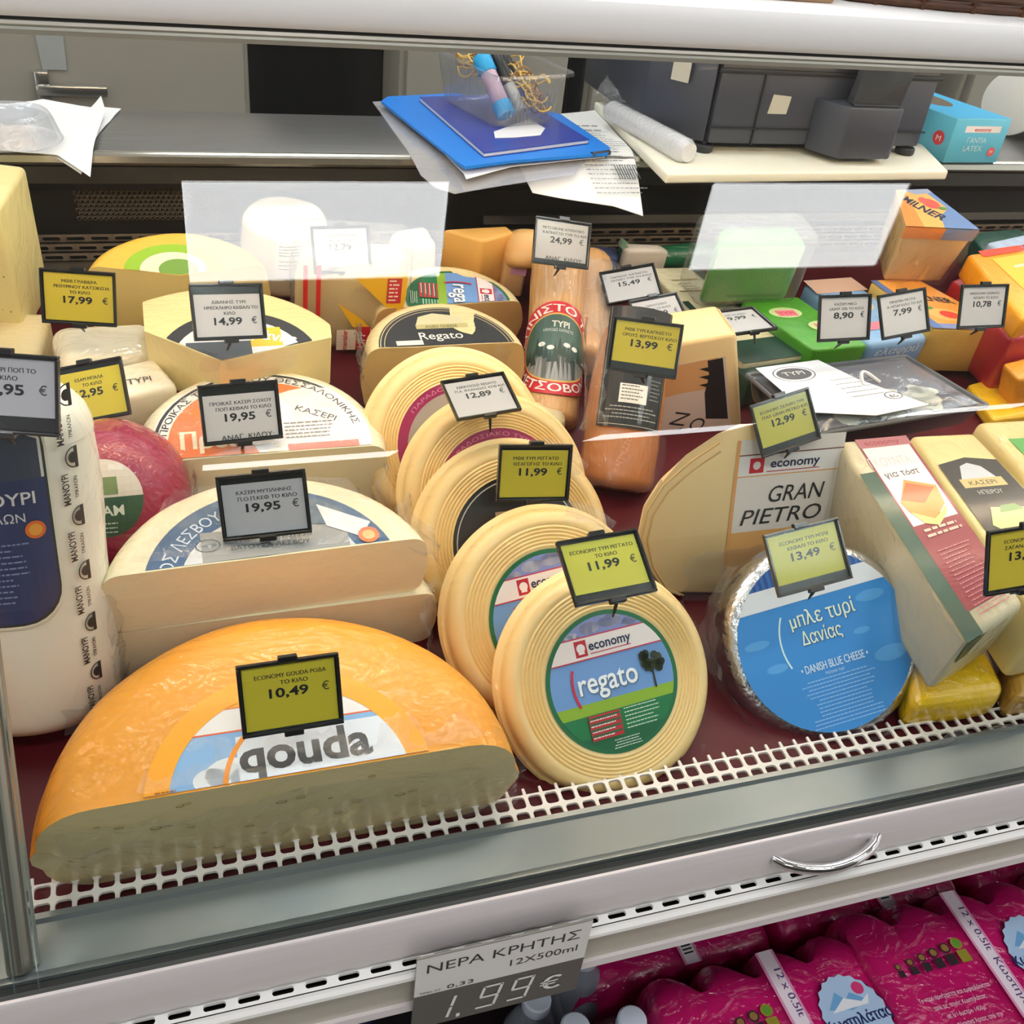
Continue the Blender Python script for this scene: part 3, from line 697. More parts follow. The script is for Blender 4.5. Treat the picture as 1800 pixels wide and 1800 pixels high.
pr.text('ΠΡΟΙΚΑΣ ΤΥΡΙ ΣΟΧΟΥ ΘΕΣΣΑΛΟΝΙΚΗΣ', 0, 0, .007, (40, 40, 44), w=.24, arc=.0855)
pr.text('Προικας', -.030, -.006, .024, (246, 226, 190), w=.085, bold=.03); pr.text('ΚΑΣΕΡΙ', .05, .03, .008, (70, 66, 66), w=.04, rot=-.5)
pr.lines(.02, .075, .02, .0016, (120, 110, 110), 5, .005, 5)
pr.build('label', t, flat(H), [((0, -.0165), (0, -1))], label='orange and white round label')

crumple(t, lambda u, v: ((-.09 + .18 * u) * (1 - .3 * v), -.014 + .095 * v, H + .0018), 30, 14, .0018, 14, M_cling2)

# --- half wheel with black ribbon label, on a low riser
cpart('riser', (lambda b: (b.transform(DK), b)[1])(box(-.02, .125, .44, .52, 0, .062)), M_maroon, smooth=False)
t = thing('cheese_half_wheel', 'pale yellow wedge cut wheel with a black and white ribbon label and tag 14,99', 'cheese', D(.040, .415, .063))
dp = cheese('divanis_paste', (238, 218, 156), wrap=.4); dr = cheese('divanis_rind', (234, 214, 150), wrap=.5)
H = .058
cutwheel(t, dr, dp, wheel_prof(.128, H, .012, .016, .004), [((0, 0, 0), (-.62, -.78, 0)), ((0, 0, 0), (.27, -.96, 0)), ((.105, 0, 0), (1, -.1, 0)), ((-.066, 0, 0), (-1, .0, 0))], jit=.001)
LC = circ(.018, .004, .074, 48); pr = Print(LC)
pr.poly(LC, (44, 42, 44)); pr.poly(circ(.018, .004, .060, 40), (228, 226, 224)); pr.poly(rect(-.03, .03, .0, .03), (80, 84, 88)); pr.poly(rect(.03, .06, .02, .05), (236, 196, 50))
pr.text('Διβάνης', .045, .03, .014, (240, 240, 240), w=.055, bold=.03, rot=-.3); pr.text('ΗΠΕΙΡΩΤΙΚΟ', -.018, .012, .006, (40, 40, 40), w=.03, rot=-.4)
pr.poly([(.05, .0), (.085, .012), (.09, .03), (.06, .018)], (40, 38, 40))
pr.build('label', t, flat(H), [((.001, .001), (-.62, -.78)), ((0, .001), (.27, -.96))], label='black and white ribbon label')
crumple(t, lambda u, v: (-.02 + .09 * u, .002 - .0 * v, .045 + .02 * v), 12, 4, .003, 12, M_cling2)

# --- yellow wheel at the back left with green label
c = dk(315, 485, .10)
t = thing('cheese_half_wheel', 'yellow wheel piece with a green label at the back left', 'cheese', D(c.x, c.y, 0))
yp = cheese('yellow_paste', (228, 204, 134), wrap=.35); yr = cheese('yellow_rind', (244, 192, 66), wrap=.4)
H = .10
cutwheel(t, yr, yp, wheel_prof(.096, H, .016, .014, .004), [((0, 0, 0), (-.25, -.97, 0)), ((0, 0, 0), (.22, -.97, 0))], jit=.001)
LC = circ(-.005, .012, .050, 40); pr = Print(LC); pr.poly(LC, (150, 190, 40)); pr.poly(circ(-.005, .012, .034, 30), (226, 222, 190)); pr.poly(circ(0, .012, .020, 24), (120, 160, 60))
pr.build('label', t, flat(H), [((0, .001), (-.25, -.97)), ((0, .001), (.22, -.97))], label='round green label')

# --- tall pale block at the far left, pieces below it
t = thing('cheese_block', 'tall pale yellow block with tiny holes at the upper left edge', 'cheese', D(-.193, .585, .04, -.25))
tb = cheese('tall_paste', (226, 214, 152), wrap=.4, bump=.1, ws=(16, 16, 14))
obj('block', box(-.06, .048, 0, .09, 0, .148, .006, 3), tb, t)
bm = bmesh.new(); rg = random.Random(5)
for k in range(26):
    x, z = rg.uniform(-.05, .044), rg.uniform(.01, .13); r = rg.uniform(.0006, .0014)
    v = [bm.verts.new((x + r * math.cos(a), -.0003, z + r * math.sin(a))) for a in [2 * PI * q / 6 for q in range(6)]]; bm.faces.new(v)
obj('cheese_eyes', bm, mat('paste_eye2', (150, 136, 90), rough=.6), t, smooth=False)
pr = Print(); pr.poly(rect(-.03, .03, 0, .012), (70, 66, 40)); pr.poly(rect(-.028, .026, .004, .0065), (210, 196, 120))
pr.build('label', t, lambda x, y, k: Vector((x - .02, -.0005 - k, .122 + y)))
t = thing('cheese_block', 'cream block lying under the tall pale block at the left edge', 'cheese', D(-.20, .50, 0, -.1))
obj('block', box(-.04, .07, 0, .10, 0, .060, .008, 3), cheese('cream_a', (214, 196, 150), wrap=.5), t)
t = thing('cheese_block', 'white cheese piece in crinkled film below the tag 17,99', 'cheese', D(-.075, .475, 0, .1))
wc = cheese('white_cheese', (226, 214, 186), wrap=.8, ws=(14, 20, 30))
bm = box(-.035, .060, 0, .07, 0, .080, .016, 4); jitter(bm, .004, 24); obj('block', bm, wc, t)
crumple(t, lambda u, v: (-.03 + .09 * u, -.004 - .004 * v, .035 + .05 * v), 12, 8, .005, 31)
bm = bmesh.new(); pr = Print()
for k in range(6): pr.poly(rect(-.018 + k * .004, -.016 + k * .004, .035 - .001 * k, .058), (96, 100, 130), same=True)
pr.build('printed_stripes', t, lambda x, y, k: Vector((x, -.010 - k, y)))
t = thing('cheese_block', 'small white wrapped wedge between the magenta ball and the tag 14,99', 'cheese', D(-.048, .405, .045, .2))
bm = prism([(-.025, 0), (.05, .008), (.042, .06), (-.02, .05)], 'z', 0, .045, .007, 3); jitter(bm, .003, 30); obj('block', bm, wc, t)
pr = Print(); pr.text('ΤΥΡΙ', 0, 0, .008, (50, 50, 50), w=.022); pr.build('lettering', t, lambda x, y, k: Vector((x + .018, y + .02, .0458 + k)))

# --- white cheese log leaning at the left edge
A = DK @ Vector((-.135, .140, .004)); B = DK @ Vector((-.127, .215, .262)); ax = (B - A).normalized(); L = (B - A).length
xx = (Vector((1, -.12, 0)) - ax * Vector((1, -.12, 0)).dot(ax)).normalized(); yy = ax.cross(xx)
Mz = Matrix(((xx.x, yy.x, ax.x, A.x), (xx.y, yy.y, ax.y, A.y), (xx.z, yy.z, ax.z, A.z), (0, 0, 0, 1)))
t = thing('cheese_log', 'white cheese log with a dark blue label leaning at the left edge', 'cheese', Mz)
RL = .070; FY = .72; prof = [(0, 0)] + [(RL - .022 + .022 * math.sin(PI / 2 * i / 6), .022 - .022 * math.cos(PI / 2 * i / 6)) for i in range(7)]
prof += [(RL + .0012 * math.sin(i), .022 + (L - .05) * i / 10) for i in range(1, 11)] + [(RL - .028 + .028 * math.cos(PI / 2 * i / 6), L - .028 + .028 * math.sin(PI / 2 * i / 6)) for i in range(7)] + [(0, L)]
bm = bmesh.new(); lathe(bm, prof, 64, FY); jitter(bm, .0012, 14)
obj('log', bm, cheese('manouri', (240, 236, 222), wrap=.6, ws=(20, 20, 14), var=.03), t, ang=60)
def cyl(Rc, z0, s0=0, off=.0012, fy=1.0): return lambda s, z, k: Vector((math.sin((s + s0) / Rc) * (Rc + off + k), -math.cos((s + s0) / Rc) * (Rc * fy + (off + k) * 1.2), z0 + z))
pr = Print(); c0 = (52, 64, 108)
def rr_(w, h, r, n=6): return rrect(w, h, r, n)
pr.poly(rr_(.092, .168, .030), (226, 226, 210)); pr.poly(rr_(.088, .164, .028), (52, 60, 58)); pr.poly(rr_(.084, .160, .027), c0)
pr.poly([(-.042, .032), (.042, .032), (.042, .06), (.03, .080), (-.042, .080)], (222, 222, 216)); pr.poly([(-.042, .032), (.040, .032), (.040, .060), (.020, .070), (-.042, .068)], (66, 76, 96))
pr.poly(rect(-.02, .032, .064, .068), (226, 224, 218)); pr.text('ΜΑΝΟΥΡΙ', .004, .014, .0095, (236, 236, 238), w=.060, bold=.01); pr.text('ΤΡΙΚΑΛΩΝ', .004, .001, .007, (232, 232, 236), w=.044)
pr.poly(circ(.0315, -.006, .0068, 24), (236, 120, 50)); pr.poly(circ(.0315, -.006, .0045, 20), (244, 170, 70)); pr.lines(-.03, .03, -.016, .0013, (130, 142, 184), 11, .0046, 4)
pr.build('label', t, cyl(RL, .192, .004, fy=FY), grid=[('x', -.05, .05, .006)], label='dark blue label with rounded corners')
pr = Print(); ink = (50, 50, 52)
for k in range(6):
    z = .030 + k * .045
    pr.text('ΜΑΝΟΥΡΙ', -.0035, z, .0058, ink, w=.0235, bold=.02, rot=PI / 2); pr.text('ΤΡΙΚΑΛΩΝ', .0040, z, .0034, ink, w=.0165, bold=.02, rot=PI / 2)
    pr.ring(.0035, z + .0225, .0068, .0078, ink, 16, 1.0, PI / 2, 1.5 * PI); pr.poly(circ(.0025, z + .0225, .0042, 12), ink); pr.poly(rect(.0035, .0068, z + .0145, z + .0305), ink)
pr.build('printed_strip', t, cyl(RL, 0, .066, fy=FY), grid=[('x', -.01, .01, .004)], label='black lettering running up the film')
crumple(t, lambda u, v: (math.sin(.5 + 1.3 * u) * (RL + .004 * v), -math.cos(.5 + 1.3 * u) * (RL + .004 * v) * FY, .0 + .03 * v), 20, 5, .004, 41)
crumple(t, lambda u, v: (math.sin(.2 + 1.6 * u) * (RL - .03 * v), -math.cos(.2 + 1.6 * u) * (RL - .03 * v) * FY, L - .03 + .028 * v), 16, 5, .004, 43)
crumple(t, lambda u, v: (math.sin(1.25 + .5 * u) * (RL + .001 + .010 * v * u), -math.cos(1.25 + .5 * u) * RL * FY, .01 + .10 * v), 6, 10, .003, 44)

# --- magenta ball
c = dv(196, 838, .300); rb = .064
t = thing('cheese_ball', 'magenta waxed cheese ball in clear film behind the white log', 'cheese', D(c.x, c.y, 0))
zc = .070
bm = bmesh.new(); lathe(bm, [(0, 0)] + [(rb * 1.0 * math.sin(PI * i / 16), zc - zc * .98 * math.cos(PI * i / 16)) for i in range(1, 16)] + [(0, 2 * zc)], 48); jitter(bm, .0015, 20)
obj('ball', bm, mat('magenta_wax', (160, 14, 72), rough=.35, wrap=1.0, wscale=(24, 40, 24), var=.15, vscale=10), t, ang=80)
dn = Vector((.05, -.80, .60)).normalized(); ux = Vector((1, 0, 0)); ux = (ux - dn * ux.dot(dn)).normalized(); uy = dn.cross(ux)
def onball(x, y, k):
    p = dn + ux * (x / rb) + uy * (y / rb); p.normalize(); q = Vector((p.x * rb, p.y * rb, p.z * zc)); return Vector((0, 0, zc)) + q * (1.025 + k / rb)
pr = Print(circ(-.010, .004, .034, 36)); pr.poly(circ(-.010, .004, .034, 36), (214, 206, 196)); pr.poly(rect(-.1, .1, -.1, .004), (44, 84, 64)); pr.poly(rect(-.03, .004, .006, .02), (120, 140, 90))
pr.text('EDAM', -.008, -.010, .008, (220, 224, 214), w=.030, bold=.02); pr.lines(-.03, .012, -.017, .0012, (200, 210, 200), 3, .004)
pr.build('label', t, onball, grid=[('x', -.05, .04, .006), ('y', -.04, .05, .006)], label='round green and white label')
crumple(t, lambda u, v: (math.sin(.2 + 1.5 * u) * (rb * 1.06), -math.cos(.2 + 1.5 * u) * (rb * 1.06), .03 + .06 * v), 18, 8, .004, 51, M_cling)

# --- yellow half wheel in the next section, left of the post
t = thing('cheese_half_wheel', 'yellow half wheel seen past the glass post at the lower left edge', 'cheese', D(-.310, -.01))
cutwheel(t, gr, gp, wheel_prof(.155, .10, .03, .03, .004), [((0, 0, 0), (0, -1, 0))], jit=.001)

# --- white cheese, bagged cheese at the back
wq = cheese('soft_white', (222, 210, 186), wrap=.7, ws=(16, 16, 30))
t = thing('round_cheese', 'small round white cheese with a white paper sticker at the back', 'cheese', D(.138, .735, .0))
bm = bmesh.new(); lathe(bm, wheel_prof(.050, .090, .012, .012, .002), 48); jitter(bm, .003, 22); obj('body', bm, wq, t)
pr = Print(); pr.poly(rect(-.021, .021, -.024, .024), (240, 236, 228)); pr.lines(-.017, .017, .018, .0016, (90, 86, 86), 4, .004, 3); pr.lines(-.017, .012, -.002, .0016, (120, 110, 110), 3, .005, 8)
pr.build('paper_sticker', t, lambda x, y, k: Vector((math.sin((x + .005) / .050) * (.0523 + k), -math.cos((x + .005) / .050) * (.0523 + k), .058 + y)), grid=[('x', -.03, .03, .007)])
t = thing('bagged_cheese', 'cheese wedge in a clear red striped bag with yellow label, under tag 12,79', 'cheese', D(.165, .585, 0, -.05))
bm = prism([(-.035, 0), (.085, 0), (.100, .065), (-.02, .08)], 'z', 0, .105, .012, 3); jitter(bm, .003, 20)
obj('cheese', bm, cheese('emmental', (226, 200, 146), wrap=.5), t)
bm = prism([(-.04, -.006), (.090, -.006), (.108, .07), (-.026, .088)], 'z', .002, .128, .014, 3); jitter(bm, .008, 30); obj('clear_bag', bm, M_cling, t)
pr = Print(); pr.poly(rect(-.026, -.021, .0, .12), (216, 44, 40)); pr.poly(rect(-.012, -.007, .0, .12), (216, 44, 40))
pr.poly([(.030, .105), (.088, .112), (.088, .082), (.084, .05), (.070, .062)], (242, 188, 30)); pr.poly([(.012, .072), (.04, .050), (.052, .035), (.030, .040)], (242, 188, 30))
pr.poly(rect(.012, .088, .008, .036), (236, 226, 214)); pr.poly(rect(.034, .050, .008, .040), (206, 30, 50)); pr.text('UPP', .0445, .022, .009, (240, 236, 230), w=.022, bold=.02, rot=PI / 2)
pr.text('mentaler', .024, .022, .006, (206, 30, 50), w=.027, bold=.02, rot=PI / 2); pr.lines(.054, .086, .032, .0013, (110, 100, 100), 6, .0042, 6)
pr.poly(rect(.066, .082, .072, .104), (206, 40, 60)); pr.lines(.068, .080, .100, .002, (240, 220, 210), 6, .005, 2)
pr.build('printed_film', t, lambda x, y, k: Vector((x, -.0115 - k, y + .001)), grid=[('x', -.04, .1, .02)], label='red striped film with yellow wedge print')
bm = prism([(0, 0), (.05, 0), (.055, .04), (.0, .04)], 'z', 0, .09, .012, 3); jitter(bm, .008, 26)
t2 = thing('cheese_block', 'pinkish white cheese in film at the back, right of the bagged cheese', 'cheese', D(.265, .660, 0, .2)); obj('block', bm, wq, t2)

# --- half wheels behind the row of ridged wheels
t = thing('cheese_half_wheel', 'half wheel with a black round label reading regato behind the wheel row', 'cheese', D(0, 0))
c = dv(788, 607, .472); t.matrix_world = D(c.x, .472, 0)
kp = cheese('regato_paste', (232, 198, 128), wrap=.4); kr = cheese('regato_rind', (236, 212, 158), wrap=.6)
H = c.z; print('regato half n', H, c.x)
cutwheel(t, kr, kp, wheel_prof(.088, H, .016, .016, .004), [((0, 0, 0), (0, -1, 0))], jit=.001)
LC = circ(0, -.006, .075, 56); pr = Print(LC); pr.poly(LC, (34, 34, 36)); pr.ring(0, -.006, .0725, .0735, (212, 196, 150), 56); pr.ring(0, -.006, .0685, .0692, (212, 196, 150), 56)
pr.poly([(-.028, .036), (-.022, .052), (-.005, .058), (.012, .054), (.026, .050), (.028, .036), (0, .034)], (206, 198, 158)); pr.poly(rect(-.028, .03, .030, .038), (186, 176, 120))
pr.text('Regato', -.004, .011, .013, (232, 228, 220), w=.048, bold=.005); pr.poly(rect(-.055, -.026, .002, .010), (214, 210, 204)); pr.text('AGED CHEESE', 0, .0315, .004, (60, 52, 20), w=.036)
pr.build('label', t, flat(H), [((0, .001), (0, -1))], label='round black label with gold rings')
crumple(t, lambda u, v: (math.cos(PI * .80 + .5 * u) * .098, .0 + .02 * v, .02 + .09 * u + .0 * v), 10, 5, .006, 61)
crumple(t, lambda u, v: (.05 + .02 * u, -.003 - .004 * v, H - .055 + .055 * v), 6, 8, .004, 66)
c = dv(800, 535, .572)
t = thing('cheese_half_wheel', 'half wheel with a turned round green label at the back beside the red labelled roll', 'cheese', D(c.x - .004, .572, 0)); H = c.z; print('rear half n', H, c.x)
cutwheel(t, kr, cheese('brown_paste', (198, 160, 102), wrap=.3), wheel_prof(.088, H, .014, .016, .004), [((0, 0, 0), (.04, -1, 0))], jit=.001)
def regato_label(R0=.055):
    k = R0 / .055; C0 = circ(0, 0, .055 * k, 56); C1 = circ(0, 0, .0515 * k, 56); p = Print(C1)
    p.poly(C0, (24, 104, 62), clip=False); p.poly(C1, (110, 152, 208)); p.poly(rect(-1, 1, .038 * k, 1), (130, 140, 196))
    for cx, cy, r in ((-.01, .044, .009), (.008, .046, .010), (.024, .042, .007), (-.026, .040, .006)): p.poly(circ(cx * k, cy * k, r * k, 16, r * .5 * k), (196, 194, 214), same=True)
    p.poly(rect(-1, 1, -1, -.012 * k), (140, 176, 44)); p.poly([(-1, -1), (1, -1), (1, -.016 * k), (0, -.021 * k), (-1, -.020 * k)], (22, 116, 66))
    p.poly([(-1, -1), (1, -1), (1, -.045 * k), (0, -.038 * k), (-1, -.042 * k)], (16, 98, 58))
    p.poly(rect(-1, 1, .0205 * k, .0385 * k), (196, 44, 70)); p.poly(rect(-1, 1, .0215 * k, .0375 * k), (236, 224, 222))
    p.poly(rect(-.0255 * k, -.0155 * k, .0235 * k, .036 * k), (190, 30, 48)); p.poly(circ(-.0205 * k, .030 * k, .0036 * k, 12), (240, 226, 226)); p.poly(rect(-.023 * k, -.018 * k, .0255 * k, .028 * k), (240, 226, 226))
    p.text('economy', .004 * k, .0272 * k, .0075 * k, (30, 42, 76), w=.036 * k, bold=.02); p.poly(rect(-.0135 * k, .021 * k, .0243 * k, .0250 * k), (190, 40, 60))
    p.text('regato', -.0030 * k, -.0058 * k, .0176 * k, (96, 120, 140), w=.050 * k, bold=.012); p.text('regato', -.0040 * k, -.0048 * k, .0176 * k, (238, 240, 244), w=.050 * k, bold=.012)
    p.ring(.006 * k, .002 * k, .0385 * k, .0405 * k, (196, 30, 60), 16, 1, 2.80, 3.55)
    rg = random.Random(2)
    p.poly(rect(.0335 * k, .0350 * k, -.013 * k, .0 * k), (40, 34, 20))
    for q in range(26):
        a = rg.uniform(0, 2 * PI); r = rg.uniform(0, .0095); rr = rg.uniform(.002, .0040)
        p.poly(circ((.034 + r * math.cos(a)) * k, (.0060 + r * math.sin(a) * .95) * k, rr * k, 7), [(34, 44, 20), (52, 64, 28), (26, 32, 18)][q % 3], same=q > 3)
    p.poly(rect(-.027 * k, -.0005 * k, -.0405 * k, -.0215 * k), (186, 40, 48))
    for q in range(4): p.poly(rect(-.0265 * k, -.001 * k, (-.0245 - q * .0044) * k, (-.0228 - q * .0044) * k), (60, 90, 60), same=q > 0)
    p.lines(-.026 * k, -.002 * k, -.0255 * k, .0008 * k, (232, 226, 220), 4, .0044 * k, 3); p.lines(.003 * k, .034 * k, -.0225 * k, .0008 * k, (206, 226, 210), 6, .0030 * k, 7)
    p.lines(-.012 * k, .014 * k, -.0440 * k, .0007 * k, (206, 226, 210), 4, .0020 * k, 9, center=True)
    return p
pr = regato_label(.062)
ro = -1.75
cut = ((0 * math.cos(-ro), 0), (0, -1))
# turned label: rotate the print before cutting
def turned(p, a, cx=0, cy=0):
    for i, (pts, fs, mi, k) in enumerate(p.it): p.it[i] = ([(cx + q[0] * math.cos(a) - q[1] * math.sin(a), cy + q[0] * math.sin(a) + q[1] * math.cos(a)) for q in pts], fs, mi, k)
    return p
turned(pr, ro, .010, .006).build('label', t, flat(H), [((0, .001), (.04, -1))], label='round green and blue label turned sideways')

# --- the row of ridged wheels leaning back
def rest_center(px, py, a, Rw, lift=0.0):
    up = Vector((0, 0, 1)); up = (up - a * up.dot(a)).normalized(); y = .45
    while y < 1.3:
        c = aty(px, py, y); b = c - up * Rw; dz = .84 + (b.y - .5) * math.tan(AL)
        if b.z <= dz + lift: return c
        y += .001
    return c
def axis_frame(c, a, roll=0.0):
    x = (Vector((1, 0, 0)) - a * a.x).normalized(); y = a.cross(x)
    x, y = x * math.cos(roll) + y * math.sin(roll), y * math.cos(roll) - x * math.sin(roll)
    return Matrix(((x.x, y.x, a.x, c.x), (x.y, y.y, a.y, c.y), (x.z, y.z, a.z, c.z), (0, 0, 0, 1)))
M_ridge = mat('ridged_rind', (242, 208, 142), rough=.42, sss=.15, var=.08, vscale=8, wrap=.55, wscale=(18, 34, 18), bump=.06)
WH = [((1077, 1197), 42, .096, .040, 'cream ridged front wheel of the row, its green label fully visible', 'eco', .10),
      ((975, 1085), 38, .096, .040, 'cream ridged second wheel, its green label half covered by the front wheel', 'eco', .12),
      ((912, 955), 36, .095, .042, 'cream ridged third wheel of the row with a black round label', 'blk', 0),
      ((880, 868), 32, .094, .040, 'cream ridged fourth wheel of the row with a magenta ringed label', 'mag', .2),
      ((808, 782), 30, .094, .042, 'cream ridged rearmost wheel of the row, magenta label behind the tag 12,89', 'mag', .1)]
for (px, py), tilt, Rw, th, lab, kind, roll in WH:
    a = Vector((.02, -math.cos(math.radians(tilt)), math.sin(math.radians(tilt)))).normalized()
    c = rest_center(px, py, a, Rw); print('wheel', lab[:12], [round(v, 3) for v in c])
    t = thing('round_cheese', lab, 'cheese', axis_frame(c - a * th, a, roll), 'row of ridged round wheels')
    cutwheel(t, M_ridge, None, wheel_prof(Rw - .003, th, .012, .012, .004, 6, ridge=.0008, face_r=.062), [], seg=96, jit=.0008)
    if kind == 'eco': regato_label(.059).build('label', t, flat(th, .0006), label='round green and sky blue label')
    elif kind == 'blk':
        pr = Print(); pr.poly(circ(0, 0, .062, 56), (32, 32, 34)); pr.ring(0, 0, .0575, .0585, (206, 204, 198), 56); pr.poly(rect(-.02, .02, -.012, .03), (186, 160, 130)); pr.text('ΤΥΡΙ', 0, 0, .01, (240, 240, 240), w=.03)
        pr.build('label', t, flat(th, .0006), label='round black label')
    else:
        pr = Print(); pr.poly(circ(0, 0, .062, 56), (152, 32, 84)); pr.poly(circ(0, 0, .052, 48), (160, 150, 140)); pr.poly(rect(-.03, .03, -.02, .02), (206, 200, 196)); pr.text('ΠΑΡΑΔΟΣΙΑΚΟ ΤΥΡΙ', 0, 0, .004, (206, 130, 160), w=.09, arc=.055)
        pr.build('label', t, flat(th, .0006), label='magenta ringed round label')
    if kind == 'eco' and py > 1100:
        crumple(t, lambda u, v: (math.sin(-1.1 + 1.9 * u) * (Rw + .002 + .010 * v), -math.cos(-1.1 + 1.9 * u) * (Rw + .002 + .010 * v), .002 + .022 * math.sin(6 * u + 2 * v) ** 2), 34, 5, .004, 71)
    else:
        crumple(t, lambda u, v: (math.sin(-2.1 + .8 * u) * (Rw + .003 + .012 * v), -math.cos(-2.1 + .8 * u) * (Rw + .003 + .012 * v), .002 + .03 * v * u), 14, 5, .005, 73 + int(px))
    if py < 1100 and kind != 'mag':
        crumple(t, lambda u, v: (math.sin(2.3 + .5 * u) * (Rw - .012 + .018 * v), -math.cos(2.3 + .5 * u) * (Rw - .012 + .018 * v), th + .001 - .004 * v), 10, 5, .003, 83)

# ================================================================ CHEESES, RIGHT HALF OF THE CASE
def local(M, p): return M.inverted() @ p
class Block:
    """a block whose top face has the four given deck points (top-left, top-right, bottom-right, bottom-left), dropped by th with side taper"""
    def __init__(s, name, label, cat, P, th, mt, r=.006, taper=0.0, part='block', jit=0.0, group=None):
        a, b, c, d = [DK @ Vector(p) for p in P]; s.n = (c - d).cross(a - d).normalized()
        cen = (a + b + c + d) / 4 - s.n * th; s.M = frame(cen, c - d, a - d); s.t = thing(name, label, cat, s.M, group); I = s.M.inverted()
        s.top = [I @ v for v in (a, b, c, d)]; n = Vector((0, 0, 1)); m = sum(s.top, Vector()) / 4
        s.bot = [v - n * th + (m - v).cross(n).cross(n) * -taper for v in s.top]
        bm = bmesh.new(); T = [bm.verts.new(v) for v in s.top]; B = [bm.verts.new(v) for v in s.bot]
        bm.faces.new(T); bm.faces.new(B[::-1])
        for i in range(4): bm.faces.new((T[i], B[i], B[(i + 1) % 4], T[(i + 1) % 4]))
        if r: bmesh.ops.bevel(bm, geom=list(bm.edges), offset=r, segments=3, affect='EDGES', profile=.5)
        if jit: bmesh.ops.subdivide_edges(bm, edges=bm.edges[:], cuts=3, use_grid_fill=True); jitter(bm, jit, 26)
        obj(part, bm, mt, s.t)
        s.W = ((s.top[1] - s.top[0]).length + (s.top[2] - s.top[3]).length) / 2; s.H = ((s.top[0] - s.top[3]).length + (s.top[1] - s.top[2]).length) / 2; s.th = th
    def map(s, face='top', off=.0005):
        a, b, c, d = s.top; A, B, C_, D_ = s.bot
        q = {'top': (a, b, c, d), 'front': (d, c, C_, D_), 'left': (a, d, D_, A), 'right': (c, b, B, C_)}[face]
        W = (q[1] - q[0]).length * .5 + (q[2] - q[3]).length * .5; Hh = (q[0] - q[3]).length * .5 + (q[1] - q[2]).length * .5
        f = onquad(*q, off=off); return W, Hh, (lambda x, y, k: f(x / W, y / Hh, k))
def Q(px, n):
    ns = n if isinstance(n, (list, tuple)) else [n] * 4
    return [dk(p[0], p[1], m) for p, m in zip(px, ns)]
def rest_box(P): return P

# --- red labelled smoked roll standing against the pile
def roll(label, bpx, bv, tpx, tv, Rr, mt, ends=(.012, .020), taper=None, name='cheese_roll'):
    a = DK @ dv(*bpx, bv); b = DK @ dv(*tpx, tv); az = (b - a).normalized(); xx = (Vector((1, -.25, 0)) - az * Vector((1, -.25, 0)).dot(az)).normalized(); yy = az.cross(xx); L = (b - a).length
    M = Matrix(((xx.x, yy.x, az.x, a.x), (xx.y, yy.y, az.y, a.y), (xx.z, yy.z, az.z, a.z), (0, 0, 0, 1)))
    t = thing(name, label, 'cheese', M); e0, e1 = ends
    tp = taper or (lambda z: 1.0)
    pr = [(0, 0)] + [((Rr - e0 + e0 * math.sin(PI / 2 * i / 5)) * tp(0), e0 - e0 * math.cos(PI / 2 * i / 5)) for i in range(6)]
    pr += [(Rr * tp(i / 12), e0 + (L - e0 - e1) * i / 12) for i in range(1, 13)] + [((Rr - e1 + e1 * math.cos(PI / 2 * i / 5)) * tp(1), L - e1 + e1 * math.sin(PI / 2 * i / 5)) for i in range(1, 6)] + [(0, L)]
    bm = bmesh.new(); lathe(bm, pr, 48); jitter(bm, .0012, 30); obj('roll', bm, mt, t, ang=70); return t, L
rm = cheese('smoked_rind', (214, 164, 104), wrap=1.0, ws=(60, 60, 9), var=.12)
t, L = roll('long smoked cheese roll with a big red and green round label, under tag 24,99', (966, 752), .425, (984, 430), .640, .0325, rm)
RC = circ(0, 0, .060, 48); pr = Print(RC); pr.poly(RC, (206, 40, 54)); pr.ring(0, 0, .0425, .0445, (222, 180, 90), 48); pr.poly(circ(0, 0, .0425, 44), (66, 96, 88))
pr.poly(clip_convex(rect(-.1, .1, -.1, -.012), circ(0, 0, .0425, 44)), (150, 150, 150), same=True)
rg = random.Random(4)
for k in range(16):
    x = -.038 + k * .005; z = rg.uniform(-.022, -.008); h = rg.uniform(.014, .026)
    pr.poly(clip_convex([(x - .004, z), (x + .004, z), (x, z + h)], circ(0, 0, .0425, 44)), (34, 58, 50), same=k > 0)
for x, y in ((-.018, .004), (-.008, -.001), (.010, .004), (.020, .002)): pr.poly(circ(x, y, .0042, 10, .0030), (226, 226, 222), same=True)
pr.text('ΚΡΕΜΩΔΕΣ ΚΑΠΝΙΣΤΟ', 0, .020, .0038, (206, 214, 206), w=.034); pr.text('ΤΥΡΙ', .002, .026, .008, (226, 226, 220), w=.02, bold=.02)
pr.text('ΜΕΤΣΟΒΟΝΕ', 0, 0, .0105, (246, 236, 230), w=.13, arc=-.0565, bold=.03); pr.text('ΚΑΠΝΙΣΤΟ ΤΟΣΤ', 0, 0, .0105, (246, 236, 230), w=.15, arc=.046, bold=.03)
pr.build('label', t, cyl(.0325, .085, 0, off=.0016), grid=[('x', -.062, .062, .005)], label='round red label with a green forest picture')
crumple(t, lambda u, v: (math.sin(-1.2 + 2.4 * u) * (.035 - .014 * v), -math.cos(-1.2 + 2.4 * u) * (.035 - .014 * v), L - .035 + .05 * v), 14, 5, .003, 91)
t, L = roll('smoked cheese roll in loose film behind the red labelled roll', (1030, 640), .50, (1038, 452), .665, .028, rm)
crumple(t, lambda u, v: (math.sin(-1.2 + 2.4 * u) * (.033 + .01 * v), -math.cos(-1.2 + 2.4 * u) * (.033 + .004 * v), .02 + .12 * v), 12, 8, .006, 92)
